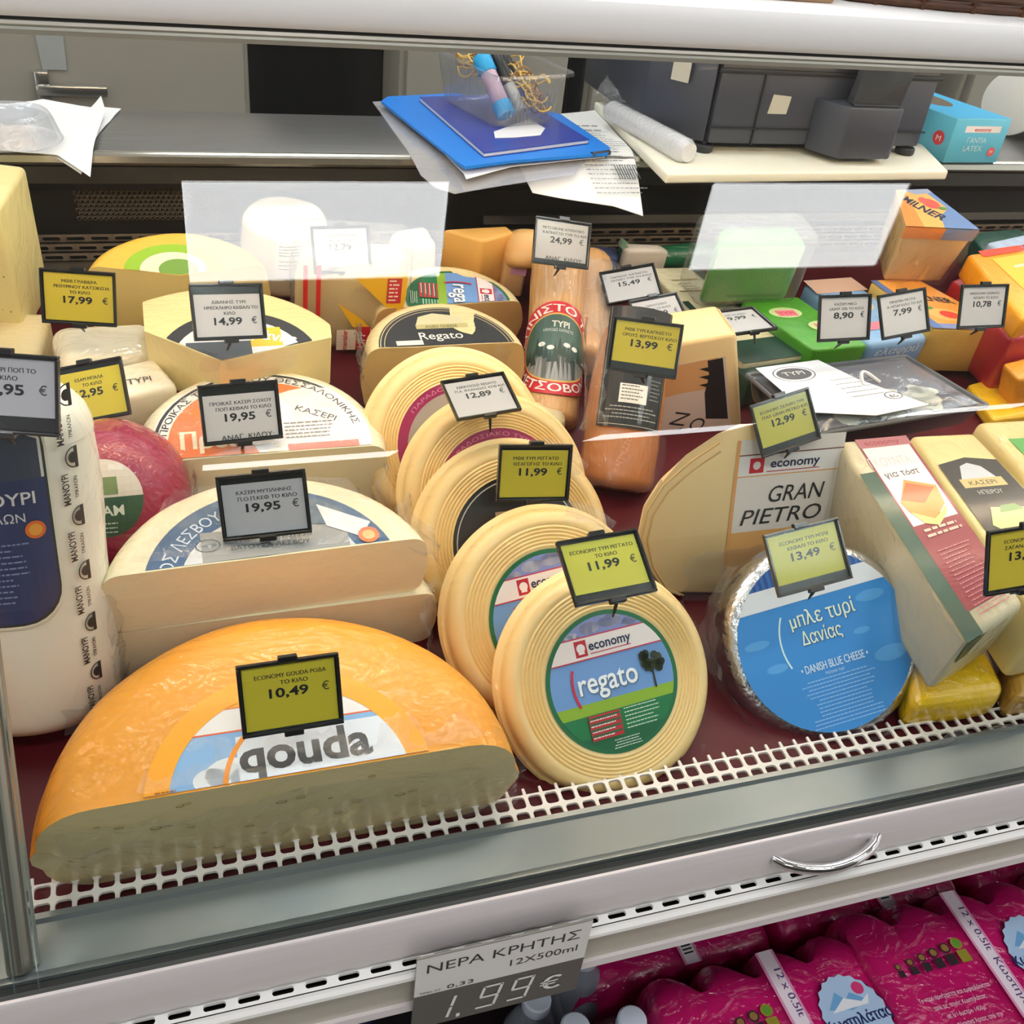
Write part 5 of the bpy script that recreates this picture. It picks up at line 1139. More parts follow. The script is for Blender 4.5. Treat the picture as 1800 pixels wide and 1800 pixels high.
# ================================================================ ON THE WORKTOP
ZW = 1.1131
def T0(x, y, z, rz=0.0): return Matrix.Translation((x, y, z)) @ Matrix.Rotation(rz, 4, 'Z')
def sheet(bm, pts, th=.0008, droop=None):
    """flat polygon sheet of real thickness through world points"""
    top = [bm.verts.new(p) for p in pts]; n = Vector((0, 0, -th)); bot = [bm.verts.new(Vector(p) + n) for p in pts]
    bm.faces.new(top); bm.faces.new(bot[::-1]); k = len(pts)
    for i in range(k): bm.faces.new((top[i], bot[i], bot[(i + 1) % k], top[(i + 1) % k]))
def wsheet(name, label, px, z, col, cat='paper', th=.0008, parent=None, wav=.0, rough=.6, mt=None, group=None, nsub=10, droop=.35):
    """a sheet on the worktop; any part over the front edge hangs down slightly"""
    P = [atz(p[0], p[1], z) for p in px]; c = sum(P, Vector()) / len(P)
    t = thing(name, label, cat, Matrix.Translation((c.x, c.y, z)), group)
    bm = bmesh.new(); vs = [bm.verts.new(p - Vector((c.x, c.y, z))) for p in P]; f = bm.faces.new(vs)
    for ax in (0, 1):
        lo = min(v.co[ax] for v in bm.verts); hi = max(v.co[ax] for v in bm.verts)
        for i in range(1, nsub):
            co = [0, 0, 0]; co[ax] = lo + (hi - lo) * i / nsub; no = [0, 0, 0]; no[ax] = 1
            bmesh.ops.bisect_plane(bm, geom=bm.verts[:] + bm.edges[:] + bm.faces[:], plane_co=co, plane_no=no)
    fs = bm.faces[:]; r = bmesh.ops.extrude_face_region(bm, geom=fs)
    for v in [q for q in r['geom'] if isinstance(q, bmesh.types.BMVert)]: v.co.z += th
    for v in bm.verts:
        w = wav * noise.noise(Vector((v.co.x * 12, v.co.y * 12, z * 50))); over = max(0, 1.236 - (v.co.y + c.y))
        v.co.z += abs(w) - over * droop
    obj('sheet', bm, mt or mat('sheet_%d_%d_%d' % col, col, rough=rough), t); return t, c
wsheet('tissue_paper', 'lower crumpled white tissue sheet at the left end of the worktop', [(-60, 250), (-20, 185), (90, 180), (160, 190), (178, 172), (184, 190), (213, 192), (175, 235), (140, 287), (95, 272), (20, 262)], ZW, (232, 232, 232), wav=.004)
wsheet('tissue_paper', 'upper white tissue sheet under the clear round tub', [(-60, 258), (-20, 190), (75, 176), (130, 186), (184, 200), (170, 240), (155, 283), (100, 264), (20, 260)], ZW + .006, (238, 238, 238), wav=.003)
# clear round tub
c = atz(22, 243, ZW + .0105); t = thing('clear_tub', 'upturned clear round plastic tub on the white tissue', 'tub', Matrix.Translation(c))
bm = bmesh.new(); lathe(bm, [(.050, 0), (.052, .001), (.050, .004), (.044, .022), (.041, .028), (.036, .030), (.030, .0285), (.026, .024), (0, .023)], 40); jitter(bm, .001, 40); obj('tub', bm, film('tub_clear', (240, 242, 246), base=.08, haze=.22, bump=.4, bscale=50, rough=.08), t)
bm = bmesh.new(); lathe(bm, [(.046, .002), (.0385, .024), (.024, .021), (0, .020)], 40); obj('inner_wall', bm, film('tub_clear', ()), t)
# folder, sleeve, notebook
wsheet('plastic_sleeve', 'clear plastic sleeve sticking out under the blue folder', [(655, 180), (760, 175), (1050, 262), (1010, 300), (800, 325), (765, 316), (740, 300)], ZW, (0, 0, 0), 'sleeve', mt=film('sleeve_clear', (244, 244, 248), base=.10, haze=.25, bump=.2, bscale=20, rough=.1), wav=.001, droop=.1)
t, c = wsheet('printed_paper', 'printed white sheet with barcodes under the folder, hanging over the edge', [(960, 205), (1045, 195), (1072, 225), (1108, 262), (1128, 300), (1140, 327), (1085, 318), (940, 305), (900, 270)], ZW + .0012, (236, 236, 234), wav=.003)
pr = Print(); rg = random.Random(6)
O = atz(1062, 262, ZW) - c
for k in range(9): pr.poly(rect(-.01 + k * .0035, -.0085 + k * .0035, -.085, -.060), (70, 70, 74), same=k > 0)
pr.lines(-.05, .03, .05, .0018, (110, 110, 114), 20, .0085, 4); pr.lines(-.02, .02, .075, .004, (60, 60, 64), 2, .02, 14); pr.lines(-.045, -.0, .045, .004, (90, 90, 94), 2, .012, 9)
pr.build('print', t, lambda x, y, k: Vector((O.x + x, O.y + y, .0062 + k - max(0, 1.236 - (O.y + y + c.y)) * .35)))
wsheet('paper_sheet', 'white sheet sticking out under the front edge of the blue folder', [(690, 190), (830, 185), (1068, 270), (1062, 276), (900, 290), (820, 309), (815, 300)], ZW + .0045, (238, 238, 240), wav=.001, droop=.05)
t, c = wsheet('folder', 'bright blue document folder lying under the dark blue notebook', [(670, 182), (682, 174), (800, 168), (985, 205), (1072, 264), (1068, 274), (900, 287), (818, 298), (805, 290)], ZW + .008, (24, 128, 226), 'folder', th=.0035, rough=.35, droop=.0)
obj('folder_spine', (lambda b: (tube(b, [atz(1040, 272, ZW + .010) - c - Vector((0, 0, ZW + .008 - c.z)), atz(1071, 268, ZW + .010) - c], .0035, 8), b)[1])(bmesh.new()), mat('spine_dark', (24, 30, 50), rough=.4), t)
NP = [atz(p[0], p[1], ZW + .0125) for p in [(737, 177), (905, 172), (1035, 252), (850, 276)]]
c = sum(NP, Vector()) / 4; t = thing('notebook', 'dark blue notebook with white page edges under the clear tray', 'notebook', Matrix.Translation((c.x, c.y, ZW + .0118)))
def poly3(name, P, z0, z1, mt, parent, r=0.0):
    bm = prism([(p.x - c.x, p.y - c.y) for p in P], 'z', z0, z1, r); return obj(name, bm, mt, parent)
poly3('cover', NP, .0048, .0058, mat('notebook_blue', (40, 60, 160), rough=.3, coat=.3), t)
IN = [p + (c - p) * .012 for p in NP]; poly3('pages', IN, .0008, .0048, mat('pages', (226, 226, 220), rough=.7), t); poly3('back_cover', NP, 0, .0008, mat('notebook_blue'), t)
NZ = ZW + .0178
wsheet('paper_slip', 'small white card under the clear tray on the notebook', [(868, 232), (930, 210), (958, 226), (950, 238), (905, 242), (870, 243)], NZ, (232, 230, 232), 'card', th=.0005)
# clear punnet with glue stick, markers, rubber bands
P4 = [atz(p[0], p[1], NZ + .0008) for p in [(800, 168), (905, 165), (950, 226), (838, 236)]]
c = sum(P4, Vector()) / 4; xa = (P4[2] - P4[3]).normalized(); Mt = frame(Vector((c.x, c.y, NZ + .0008)), xa, Vector((0, 0, 1)).cross(xa))
t = thing('clear_tray', 'clear plastic punnet holding rubber bands and pens on the notebook', 'tray', Mt)
w0, d0, h0 = .047, .066, .066
def ring4(w, d, z, r=.012): return [(x, y, z) for x, y in rrect(2 * w, 2 * d, r, 4)]
R_ = [ring4(w0 - .004, d0 - .004, 0), ring4(w0, d0, .004), ring4(w0 + .009, d0 + .010, h0), ring4(w0 + .017, d0 + .018, h0 + .001, .016), ring4(w0 + .018, d0 + .019, h0 - .003, .016)]
bm = bmesh.new(); rr = [[bm.verts.new(p) for p in q] for q in R_]; bm.faces.new(rr[0])
for a, b in zip(rr, rr[1:]):
    for k in range(len(a)): bm.faces.new((a[k], a[(k + 1) % len(a)], b[(k + 1) % len(a)], b[k]))
obj('punnet', bm, film('punnet_clear', (238, 240, 244), base=.07, haze=.05, bump=.25, bscale=40, rough=.05), t)
bm = bmesh.new()
for k in range(12):
    for s in (-1, 1): tube(bm, [(-.032 + k * .0058, s * (d0 + .001), .006), (-.034 + k * .0062, s * (d0 + .0085), .045)], .0008, 5)
obj('ribs', bm, film('punnet_clear', ()), t)
def inT(x, y, z): return Mt @ Vector((x, y, z))
def stick(name, label, a, b, segs, cat='pen'):
    """segs: (from, to, radius, material)"""
    A_, B_ = inT(*a), inT(*b); az = (B_ - A_).normalized(); xx = Vector((1, 0, 0)); xx = (xx - az * xx.dot(az)).normalized(); yy = az.cross(xx); L = (B_ - A_).length
    o = thing(name, label, cat, Matrix(((xx.x, yy.x, az.x, A_.x), (xx.y, yy.y, az.y, A_.y), (xx.z, yy.z, az.z, A_.z), (0, 0, 0, 1))))
    for nm, f0, f1, r, m in segs:
        bm = bmesh.new(); lathe(bm, [(0, f0 * L), (r * .92, f0 * L), (r, f0 * L + r * .12), (r, f1 * L - r * .12), (r * .92, f1 * L), (0, f1 * L)], 20); obj(nm, bm, m, o)
    return o
cy = mat('glue_cyan', (30, 160, 220), rough=.35); blk = mat('marker_black', (24, 24, 26), rough=.35)
stick('glue_stick', 'blue capped glue stick standing at the front left of the clear punnet', (-.024, -.056, .012), (-.030, .004, .070), [('base_cap', 0, .22, .0125, cy), ('body', .22, .72, .011, mat('glue_label', (206, 176, 196), rough=.4, var=.2, vscale=60)), ('cap', .72, 1, .0125, cy)], 'glue')
stick('marker_pen', 'left black capped marker pen in the clear punnet', (.004, -.048, .014), (-.006, .010, .074), [('body', 0, .45, .0085, mat('marker_body', (180, 180, 170), rough=.4)), ('cap', .45, 1, .0095, blk)])
stick('marker_pen', 'right black capped marker pen in the clear punnet', (.020, -.038, .012), (.012, .022, .074), [('body', 0, .45, .0085, mat('marker_body')), ('cap', .45, 1, .0090, blk)])
stick('correction_pen', 'small white capped pen among the rubber bands', (.012, -.044, .026), (.008, .0, .052), [('body', 0, .6, .006, mat('navy_body', (40, 50, 110), rough=.4)), ('cap', .6, 1, .007, mat('pen_white', (226, 222, 200), rough=.4))])
rb_ = mat('rubber_band', (224, 184, 96), rough=.5); rb2 = mat('rubber_band_brown', (150, 112, 70), rough=.5); rg = random.Random(12)
for k in range(44):
    fr_ = rg.random() < .75
    cx, cyy, cz = (rg.uniform(.008, .034), rg.uniform(-.052, .03), rg.uniform(.018, .06)) if k < 32 else (rg.uniform(-.034, 0), rg.uniform(.0, .045), rg.uniform(.045, .066))
    if k >= 42: cx, cyy, cz = (-.01 if k == 42 else .026), .02, .066
    r1 = rg.uniform(.012, .022) if k < 42 else .024; th1, th2 = rg.uniform(0, PI), rg.uniform(.1, 1.5)
    o = thing('rubber_band', 'thin tan rubber band in the tangle inside the clear punnet', 'rubber band', Mt @ Matrix.Translation((cx, cyy, cz)) @ Matrix.Rotation(th1, 4, 'Z') @ Matrix.Rotation(th2, 4, 'X'), 'rubber bands in the clear punnet')
    n = 22; pts = [(r1 * math.cos(2 * PI * i / n), r1 * .7 * math.sin(2 * PI * i / n) * (1 + .3 * math.sin(4 * PI * i / n + k)), .004 * math.sin(6 * PI * i / n + k)) for i in range(n + 1)]
    bm = bmesh.new(); tube(bm, pts, .0012, 6, cap=False); obj('band', bm, rb_ if k % 4 else rb2, o)
# white cutting board, film roll, scale
BP = [atz(p[0], p[1], ZW + .013) for p in [(1045, 178), (1560, 190), (1668, 300), (1172, 305)]]
c = sum(BP, Vector()) / 4; t = thing('cutting_board', 'thick white cutting board under the dark scale', 'board', Matrix.Translation((c.x, c.y, ZW)))
bm = prism([(p.x - c.x, p.y - c.y) for p in BP], 'z', 0, .013, .003, 3); obj('board', bm, mat('board_white', (232, 230, 214), rough=.5, sss=.2), t)
BZ = ZW + .0131
a = atz(1070, 190, BZ + .014); b = atz(1212, 268, BZ + .014)
t = thing('bag_roll', 'bundle of clear plastic bags lying on the left side of the cutting board', 'plastic bags', frame(a, b - a, Vector((0, 0, 1)).cross(b - a))); L = (b - a).length
M_pl = mat('plastic_white', (222, 224, 228), rough=.25, wrap=1.0, wscale=(60, 60, 60), sss=.1, trans=.15)
bm = bmesh.new(); tube(bm, [(0, 0, -.002), (L * .05, 0, 0), (L * .5, .001, 0), (L * .95, 0, 0), (L, 0, 0)], [.010, .014, .0145, .0155, .011], 18); jitter(bm, .004, 45); obj('rolled_bags', bm, M_pl, t)
crumple(t, lambda u, v: (-.030 + .05 * u, -.010 + .022 * v, .004 + .020 * v * (1 - u) + .01), 8, 6, .004, 161, name='loose_ends')
crumple(t, lambda u, v: (L * .1 + L * .85 * u, .010 + .012 * v, .012 - .022 * v), 16, 5, .002, 162, name='loose_wrap')
# scale: dark two-part housing seen from behind
SM = mat('scale_dark', (58, 62, 74), rough=.45, coat=.1, bump=.05, bscale=300); SD = mat('scale_darker', (34, 36, 42), rough=.5)
p0 = aty(1240, 268, 1.215); p1 = aty(1612, 262, 1.215); zt = aty(1650, 128, 1.215).z; x0 = p0.x; W = p1.x - p0.x; print('scale', x0, W, zt, p0.z)
t = thing('scale', 'dark grey weighing scale seen from behind on the cutting board', 'scale', Matrix.Translation((x0, 1.215, BZ)))
zb = .012; zt_ = .112
bm = bmesh.new(); rbox(bm, 0, W, 0, .24, zb, zt_ + .0, .004); obj('housing', bm, SM, t)
bm = bmesh.new()
rbox(bm, -.004, W + .004, -.004, .0, zt_ - .012, zt_ - .006, .001); rbox(bm, .062, .064, -.003, .001, zb, zt_ - .012)
rbox(bm, -.002, W + .002, -.003, .0005, zb + .020, zb + .0215)
obj('seams', bm, SD, t)
obj('top_plate', box(-.01, W + .008, -.008, .25, zt_, zt_ + .016, .004), SD, t)
bm = bmesh.new(); rbox(bm, .07, .19, -.014, -.006, zt_ + .002, zt_ + .012, .002); rbox(bm, W - .09, W - .01, -.014, -.006, zt_ + .002, zt_ + .012, .002); obj('plate_tabs', bm, mat('tab_grey', (190, 186, 176), rough=.4), t)
# protruding block with slot for the display mast
hx0, hx1 = W * .44, W * .78
bm = prism([(hx0, 0), (hx0 + .026, -.045), (hx1 - .006, -.045), (hx1, -.038), (hx1 + .002, 0)], 'z', zb - .004, .074, .003); obj('mast_socket', bm, SM, t)
obj('socket_lip', prism([(hx0 + .030, -.042), (hx1 - .010, -.042), (hx1 - .008, -.012), (hx0 + .040, -.010)], 'z', .074, .077, .001), SD, t)
bm = prism([(.0, .073), (.075, .073), (.088, .165), (.012, .165)], 'y', -.034, -.018, .002); bm.transform(Matrix.Translation((hx0 + .034, 0, 0))); obj('display_mast', bm, mat('mast_smoky', (74, 78, 84), rough=.12, coat=.5, trans=.3), t, 'smoky clear upright')
bm = prism([(.0, 0), (.028, 0), (.030, .022), (.003, .024)], 'y', -.0012, .001); bm.transform(Matrix.Translation((W * .235, 0, .052))); obj('type_plate', bm, mat('plate_grey', (186, 184, 172), rough=.4), t, 'small pale square plate')
ft = None
for fx, fy in ((.0, .01), (W - .012, .01), (0, .22), (W - .012, .22)):
    bm = bmesh.new(); lathe(bm, [(0, 0), (.012, 0), (.0135, .002), (.0135, .008), (.012, .010), (.004, .010), (.004, .014), (0, .014)], 20); bm.transform(Matrix.Translation((fx, fy, 0))); obj('foot', bm, SD, t)
# raised left side of the scale
bm = prism([(-.005, .0), (-.005, .24), (-.062, .30), (-.062, .085)], 'z', zb, zt_ + .02, .004); obj('side_housing', bm, SM, t)
bm = bmesh.new(); q = [(-.040, .0425, .085), (-.026, .0265, .085), (-.026, .0265, .108), (-.040, .0425, .112)]
bm = prism([(-.046, .045), (-.030, .0265), (-.032, .024), (-.048, .0425)], 'z', .080, .108); obj('side_plate', bm, mat('plate_grey'), t)
# blue glove box
P0, P1, P2 = atz(1660, 288, ZW), atz(1750, 286, ZW), atz(1560, 205, ZW)
xa = Vector((1, .03, 0)); wx = (P1 - P0).length; dyv = Vector((-.045, .20, 0)); 
M = frame(Vector((P0.x, P0.y + .004, ZW)), xa, Vector((0, 1, 0)))
t = thing('glove_box', 'light blue box of latex gloves beside the scale', 'box', M)
hb = .062; bl = mat('box_blue', (96, 186, 216), rough=.45)
poly = [(0, 0), (wx, 0), (wx - .05, .22), (-.05, .22)]
obj('carton', prism(poly, 'z', 0, hb, .0012), bl, t)
pr = Print(); pr.poly([(.001, .002), (wx - .001, .002), (wx - .05, .218), (-.048, .218)], (60, 176, 226)); pr.poly([(.02 + .030 * math.cos(a) - .25 * .05 * math.sin(a), .115 + .055 * math.sin(a)) for a in [2 * PI * i / 24 for i in range(24)]], (110, 96, 80)); pr.build('top_print', t, flat(hb, .0003), label='brighter blue top with oval opening')
pr = Print(); pr.poly(rect(.020, wx - .014, .043, .052), (236, 226, 226)); pr.text('economy', wx * .53, .0448, .0052, (200, 50, 60), w=.030, bold=.02); pr.text('ΓΑΝΤΙΑ', wx * .48, .0285, .008, (206, 230, 238), w=.034); pr.text('LATEX', wx * .45, .0170, .008, (206, 230, 238), w=.034); pr.poly(circ(wx - .018, .016, .0065, 18), (220, 90, 90)); pr.text('M', wx - .018, .0135, .005, (240, 230, 230), w=.005)
pr.build('front_print', t, lambda x, y, k: Vector((x, -.0003 - k, y)))
pr = Print(); pr.poly(circ(.020, .030, .010, 18), (210, 60, 70)); pr.text('M', .02, .026, .008, (240, 230, 230), w=.008); pr.build('side_print', t, lambda x, y, k: Vector((-x * .22 - .0006 - k, x * .97, y)))
wsheet('pale_cloth', 'pale blue folded cloth behind the left side of the glove box', [(1612, 262), (1655, 250), (1662, 268), (1640, 276), (1614, 275)], ZW, (160, 206, 216), 'cloth', th=.006)
# paper roll at the right edge
a = atz(1800, 240, ZW); t = thing('paper_roll', 'white paper roll with its loose end hanging at the right edge', 'paper roll', Matrix.Translation((a.x + .020, a.y + .035, ZW + .050)))
bm = bmesh.new(); tube(bm, [(-.075, .0, 0), (-.074, 0, 0), (.074, 0, 0), (.075, 0, 0)], [.044, .048, .048, .044], 40); bm.transform(Matrix.Rotation(.45, 4, 'Z')); obj('roll', bm, mat('paper_white', (236, 234, 230), rough=.7), t)
bm = bmesh.new(); g = []
for j in range(9):
    s = j / 8; row = [bm.verts.new(Vector((x, -.047 - .11 * s, .0 - .035 * math.sin(s * 1.4) - .02 * s))) for x in (-.07, .07)]; row += [bm.verts.new(v.co + Vector((0, 0, -.001))) for v in row]; g.append(row)
for a_, b_ in zip(g, g[1:]):
    bm.faces.new((a_[0], a_[1], b_[1], b_[0])); bm.faces.new((a_[2], b_[2], b_[3], a_[3])); bm.faces.new((a_[0], b_[0], b_[2], a_[2])); bm.faces.new((a_[1], a_[3], b_[3], b_[1]))
bm.transform(Matrix.Rotation(.45, 4, 'Z')); obj('loose_end', bm, mat('paper_white'), t)

# wicker basket and wooden crate on top of the canopy
CT = 1.3802
wk = mat('wicker_brown', (96, 58, 34), rough=.6, var=.4, vscale=60)
t = thing('wicker_basket', 'dark brown wicker basket on top of the canopy at the upper right', 'basket', T0(.70, .822, CT))
bm = bmesh.new()
for r in range(9):
    z = .004 + r * .0065; pts = []
    for i in range(49):
        a = 2 * PI * i / 48; wv = .0025 * (1 if (i + r) % 2 else -1); pts.append(((.19 + wv + r * .001) * math.cos(a), (.055 + wv * .5) * math.sin(a), z))
    tube(bm, pts, .0032, 6, cap=False)
obj('woven_wall', bm, wk, t); bm = bmesh.new()
for i in range(24): a = 2 * PI * i / 24; tube(bm, [(.19 * math.cos(a), .055 * math.sin(a), 0), (.20 * math.cos(a), .060 * math.sin(a), .062)], .0025, 6)
obj('stakes', bm, wk, t); obj('base', (lambda b: (lathe(b, [(0, 0), (.19, 0), (.19, .003), (0, .003)], 32, .29), b)[1])(bmesh.new()), wk, t)
t = thing('wooden_tray', 'pale wooden board beside the wicker basket on the canopy', 'tray', T0(.42, .822, CT)); obj('board', box(-.10, .10, -.05, .05, 0, .014, .002), mat('pale_wood', (176, 140, 104), rough=.6, var=.2, stretch=(2, 30, 30)), t)

# ================================================================ PRICE SIGN HANGING FROM THE RAIL
S = [aty(p[0], p[1], .3765) for p in [(733, 1688), (1043, 1617), (1003, 1752), (727, 1806)]]
M = frame(S[0], S[1] - S[0], Vector((0, 0, 1))); I = M.inverted()
t = thing('price_sign', 'white and dark price sign for water hanging from the lower rail', 'sign', M); s_ = [I @ p for p in S]
Wd = s_[1].x; Hd = -s_[3].z if abs(s_[3].z) > abs(s_[3].y) else -s_[3].y
bm = bmesh.new(); Wb = Wd * .97
Hs = .094
obj('board', box(0, Wd, -Hs, 0, -.0018, -.0002), mat('sign_clear', (126, 122, 114), rough=.2, coat=.5), t)
pr = Print(); pr.poly(rect(0, Wd, -Hs * .52, 0), (226, 224, 222)); pr.poly([(0, -Hs * .52), (Wd, -Hs * .52), (Wd, -Hs * .45), (0, -Hs * .60)], (226, 224, 222), same=True) if 0 else None
pr.poly(rect(0, Wd, -Hs, -Hs * .52), (88, 84, 78)); ik = (40, 38, 38)
pr.text('ΝΕΡΑ ΚΡΗΤΗΣ', Wd * .50, -.0200, .0115, ik, w=Wd * .88, bold=.0); pr.text('12Χ500ml', Wd * .74, -.0360, .0085, ik, w=Wd * .40); pr.text('ΤΙΜΗ ΛΤ', Wd * .09, -.0470, .003, (90, 88, 88), w=.016); pr.text('0,33', Wd * .26, -.0462, .0052, (50, 48, 46), w=.020)
def seg7(pr, ch, x, y, w, h, c, th=.0024):
    on = {'1': 'bc', '9': 'abcdfg'}[ch]; g = .0008
    sh = lambda pts: [(x + p[0] + p[1] * .18, y + p[1]) for p in pts]
    for s in on:
        P = {'a': rect(g, w - g, h - th, h), 'g': rect(g, w - g, h / 2 - th / 2, h / 2 + th / 2), 'd': rect(g, w - g, 0, th), 'b': rect(w - th, w, h / 2 + g, h - g), 'c': rect(w - th, w, g, h / 2 - g), 'f': rect(0, th, h / 2 + g, h - g)}[s]
        pr.poly(sh(P), c, same=True)
wc_ = (236, 236, 232); pr.k += 1
seg7(pr, '1', .016, -.0880, .012, .030, wc_); pr.poly(rect(.034, .037, -.090, -.085), wc_, same=True); seg7(pr, '9', .048, -.0860, .016, .030, wc_); seg7(pr, '9', .073, -.0860, .016, .030, wc_); pr.text('€', .108, -.082, .018, wc_, w=.016, bold=.03)
pr.build('print', t, (lambda x, y, k: Vector((x, y, k + .0002))))

# ================================================================ WATER PACKS ON THE LOWER SHELF
pk = mat('pink_film', (206, 24, 110), rough=.3, coat=.0, wrap=1.0, wscale=(22, 30, 22), var=.22, vscale=7)
PW, PL, PH = .262, .215, .19
cap_b = mat('pack_floor', (40, 40, 44))
def pack_mesh():
    """shrink film over four lying bottles across and their rounded far ends"""
    bm = bmesh.new(); nx, ny = 49, 30; g = []
    for j in range(ny):
        s = j / (ny - 1); row = []
        for i in range(nx):
            u = i / (nx - 1); x = (u - .5) * PW; ph = abs(math.sin(PI * 4 * u)); hump = ph ** .8
            if s < .72:                                  # flat upper side, slightly ribbed
                q = s / .72; y = -PL + PL * 1.0 * q; z = .0 - .007 * (1 - hump) * (.25 + .75 * q) - .012 * (1 - min(1, q * 9)) ** 2
            else:                                        # far end drops steeply between the bottle ends
                q = (s - .72) / .28; y = .0 + .045 * hump * math.sin(PI / 2 * q) - .012 * (1 - hump) * 1; z = -.007 * (1 - hump) - (.02 + .12 * q) * q * (1.2 if hump < .5 else 1)
            e = min(u, 1 - u); z -= .03 * max(0, 1 - e * 22) ** 2
            row.append(bm.verts.new((x, y, z)))
        g.append(row)
    for a, b in zip(g, g[1:]):
        for i in range(nx - 1): bm.faces.new((a[i], a[i + 1], b[i + 1], b[i]))
    # skirt down to the base
    for row, dy in ((g[0], -.004),):
        low = [bm.verts.new((v.co.x * .98, v.co.y - dy, -PH)) for v in row]
        for i in range(nx - 1): bm.faces.new((row[i], low[i], low[i + 1], row[i + 1]))
    for col in (0, nx - 1):
        ed = [g[j][col] for j in range(ny)]; low = [bm.verts.new((v.co.x, min(v.co.y, .01), -PH)) for v in ed]
        for i in range(ny - 1): bm.faces.new((ed[i], ed[i + 1], low[i + 1], low[i]))
    jitter(bm, .0035, 16, 3.0); return bm
me_pack = None; kids = []
def water_pack(x, y, z, rz, label, full=True):
    global me_pack, kids
    t = thing('water_pack', label, 'water bottles', T0(x, y, z, rz), 'pink shrink wrapped water packs')
    if me_pack is None:
        o = obj('shrink_film', pack_mesh(), pk, t, ang=80); me_pack = o.data
        surf = lambda u, v, k: Vector((u, v, .0022 + k + .0006))
        pr = Print(); pr.poly(rect(.006, .028, -PL, .012), (226, 150, 190)); pr.poly(rect(.009, .025, -PL, .012), (240, 226, 236)); pr.text('12 x 0.5lt  Κωστηλάτας', .0172, -.085, .0085, (90, 60, 120), w=.150, rot=-PI / 2, bold=.02); pr.poly(rect(.010, .024, -.205, -.165), (236, 236, 236))
        for k in range(8): pr.poly(rect(.011, .023, -.203 + k * .0045, -.201 + k * .0045), (40, 40, 44), same=k > 0)
        a = pr.build('handle_strip', t, surf, grid=[('y', -.22, .02, .02)], label='white and pink carry strip')
        pr = Print(); cx, cy_ = .078, -.078; pts = [(cx + (.036 + .0025 * (i % 2)) * math.cos(2 * PI * i / 40), cy_ + (.043 + .0025 * (i % 2)) * math.sin(2 * PI * i / 40)) for i in range(40)]
        pr.poly(pts, (176, 204, 236)); pr.poly([(cx - .026, cy_ + .012), (cx - .010, cy_ + .028), (cx - .002, cy_ + .018), (cx + .006, cy_ + .024), (cx + .022, cy_ + .012), (cx, cy_ + .006)], (110, 170, 220)); pr.poly(circ(cx + .018, cy_ + .026, .007, 14), (214, 60, 120)); pr.poly([(cx - .024, cy_ + .008), (cx - .004, cy_ + .020), (cx + .014, cy_ + .012), (cx + .026, cy_ + .018), (cx + .02, cy_ + .008)], (236, 240, 246))
        pr.text('Κωστηλάτας', cx, cy_ - .010, .0125, (24, 36, 96), w=.078, bold=.03); pr.lines(cx - .02, cx + .02, cy_ - .018, .001, (90, 120, 180), 2, .003, 3); pr.text('ΦΥΣΙΚΟ ΜΕΤΑΛΛΙΚΟ ΝΕΡΟ', cx, cy_ - .027, .003, (60, 90, 160), w=.04)
        b = pr.build('label', t, surf, label='pale blue mountain label')
        pr = Print()
        for k in range(6):
            x_ = -.096 + k * .0165; s = .55 + .09 * k; y_ = -.058 + k * .002
            c_ = (50, 34, 40) if k < 5 else (150, 140, 40)
            pr.poly(circ(x_, y_, .0068 * s, 16), c_, same=k > 0); pr.poly(circ(x_, y_, .0048 * s, 12), (150, 110, 60) if k < 5 else (96, 150, 50)); pr.poly(rect(x_ - .0065 * s, x_ + .0065 * s, y_ - .022 * s, y_ - .008 * s), c_)
        for k, ln in enumerate(['Το νερό προέρχεται και εμφιαλώνεται', 'από τις πηγές Κωστηλάτας', 'σε υψόμετρο 1450μ.', 'στα Θεοδώριανα Άρτας από την']): pr.text(ln, -.052, -.100 - k * .0105, .0050, (236, 190, 214), w=min(.090, len(ln) * .0027), bold=.015)
        pr.text('Κωστηλάτας α.ε.', -.04, -.150, .0075, (240, 200, 220), w=.07, bold=.02)
        c = pr.build('lettering', t, surf, label='dark award badges and pale pink text'); kids = [a, b, c]
    else:
        link('shrink_film', me_pack, None, t)
        for k in kids: q = k.copy(); COL.objects.link(q); q.parent = t
    return t
pkx = atz(1330, 1690, .50); pk2 = atz(1640, 1606, .50); print('packs', pkx, pk2)
water_pack(pkx.x - .0, pkx.y, .49, .02, 'pink water pack at the lower front, second from the right edge')
water_pack(pk2.x + .015, pk2.y + .008, .50, -.02, 'pink water pack at the lower right corner of the photo')
water_pack(pkx.x - .06, pkx.y + .262, .43, .03, 'pink water pack in the shade just right of the price sign')
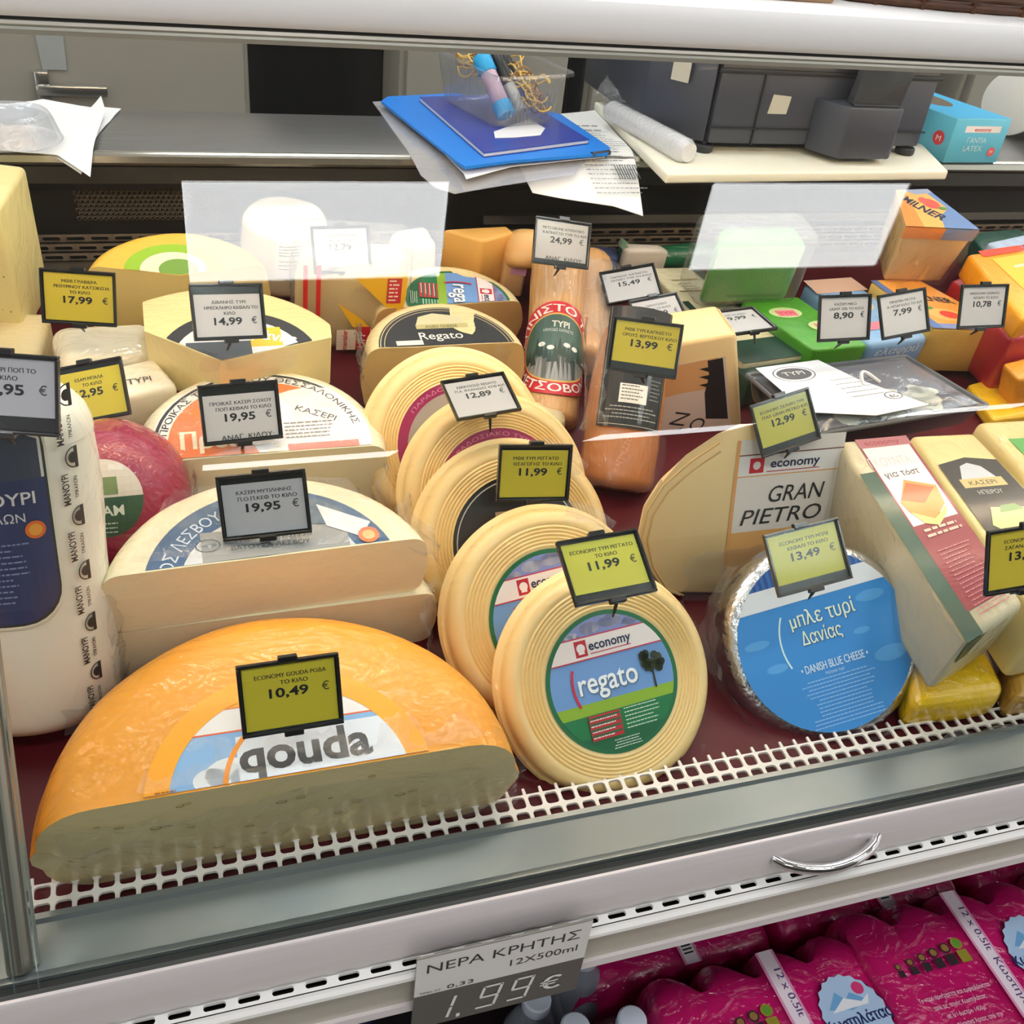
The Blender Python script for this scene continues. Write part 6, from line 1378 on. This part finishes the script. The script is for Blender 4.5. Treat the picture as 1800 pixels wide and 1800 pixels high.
water_pack(pk2.x - .02, pk2.y + .262, .44, .0, 'pink water pack in the shade under the chrome handle')
water_pack(pk2.x + .25, pk2.y + .262, .44, .02, 'pink water pack in the shade at the right edge')
water_pack(pk2.x + .295, pk2.y + .01, .50, .02, 'pink water pack cut by the right edge of the photo')
# clear bottles with white caps in the middle, dark blue ones to the left
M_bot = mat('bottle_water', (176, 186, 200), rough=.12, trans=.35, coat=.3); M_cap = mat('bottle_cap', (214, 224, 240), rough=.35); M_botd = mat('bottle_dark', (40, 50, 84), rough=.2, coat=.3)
bp = [(0, 0), (.028, 0), (.032, .004), (.032, .05), (.030, .056), (.032, .062), (.032, .120), (.030, .150), (.020, .180), (.0135, .192), (.0135, .200), (0, .200)]; me_b = me_c = None
def bottle(x, y, z, label, group, dark=False):
    global me_b, me_c
    t = thing('water_bottle', label, 'bottle', T0(x, y, z), group)
    if me_b is None:
        bm = bmesh.new(); lathe(bm, bp, 28); o = obj('bottle', bm, M_bot, t); me_b = o.data
        bm = bmesh.new(); lathe(bm, [(0, .199), (.0150, .199), (.0155, .201), (.0150, .213), (.013, .215), (0, .215)], 24); o = obj('cap', bm, M_cap, t); me_c = o.data
    else:
        o = link('bottle', me_b, None, t)
        link('cap', me_c, None, t)
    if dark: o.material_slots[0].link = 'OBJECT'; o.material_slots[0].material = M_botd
for i, (px, py, z) in enumerate([(1112, 1790, .50), (1012, 1802, .50), (1030, 1672, .47), (945, 1755, .46), (960, 1830, .49), (860, 1840, .47), (1000, 1700, .44)]):
    p = atz(px, py, z); bottle(p.x, p.y, z - .215, ['clear water bottle with the white cap nearest the bottom edge, beside the pink pack', 'clear water bottle with white cap below the right end of the price sign'][i] if i < 2 else 'clear water bottle in the shade behind and below the price sign', 'clear bottles under the price sign')
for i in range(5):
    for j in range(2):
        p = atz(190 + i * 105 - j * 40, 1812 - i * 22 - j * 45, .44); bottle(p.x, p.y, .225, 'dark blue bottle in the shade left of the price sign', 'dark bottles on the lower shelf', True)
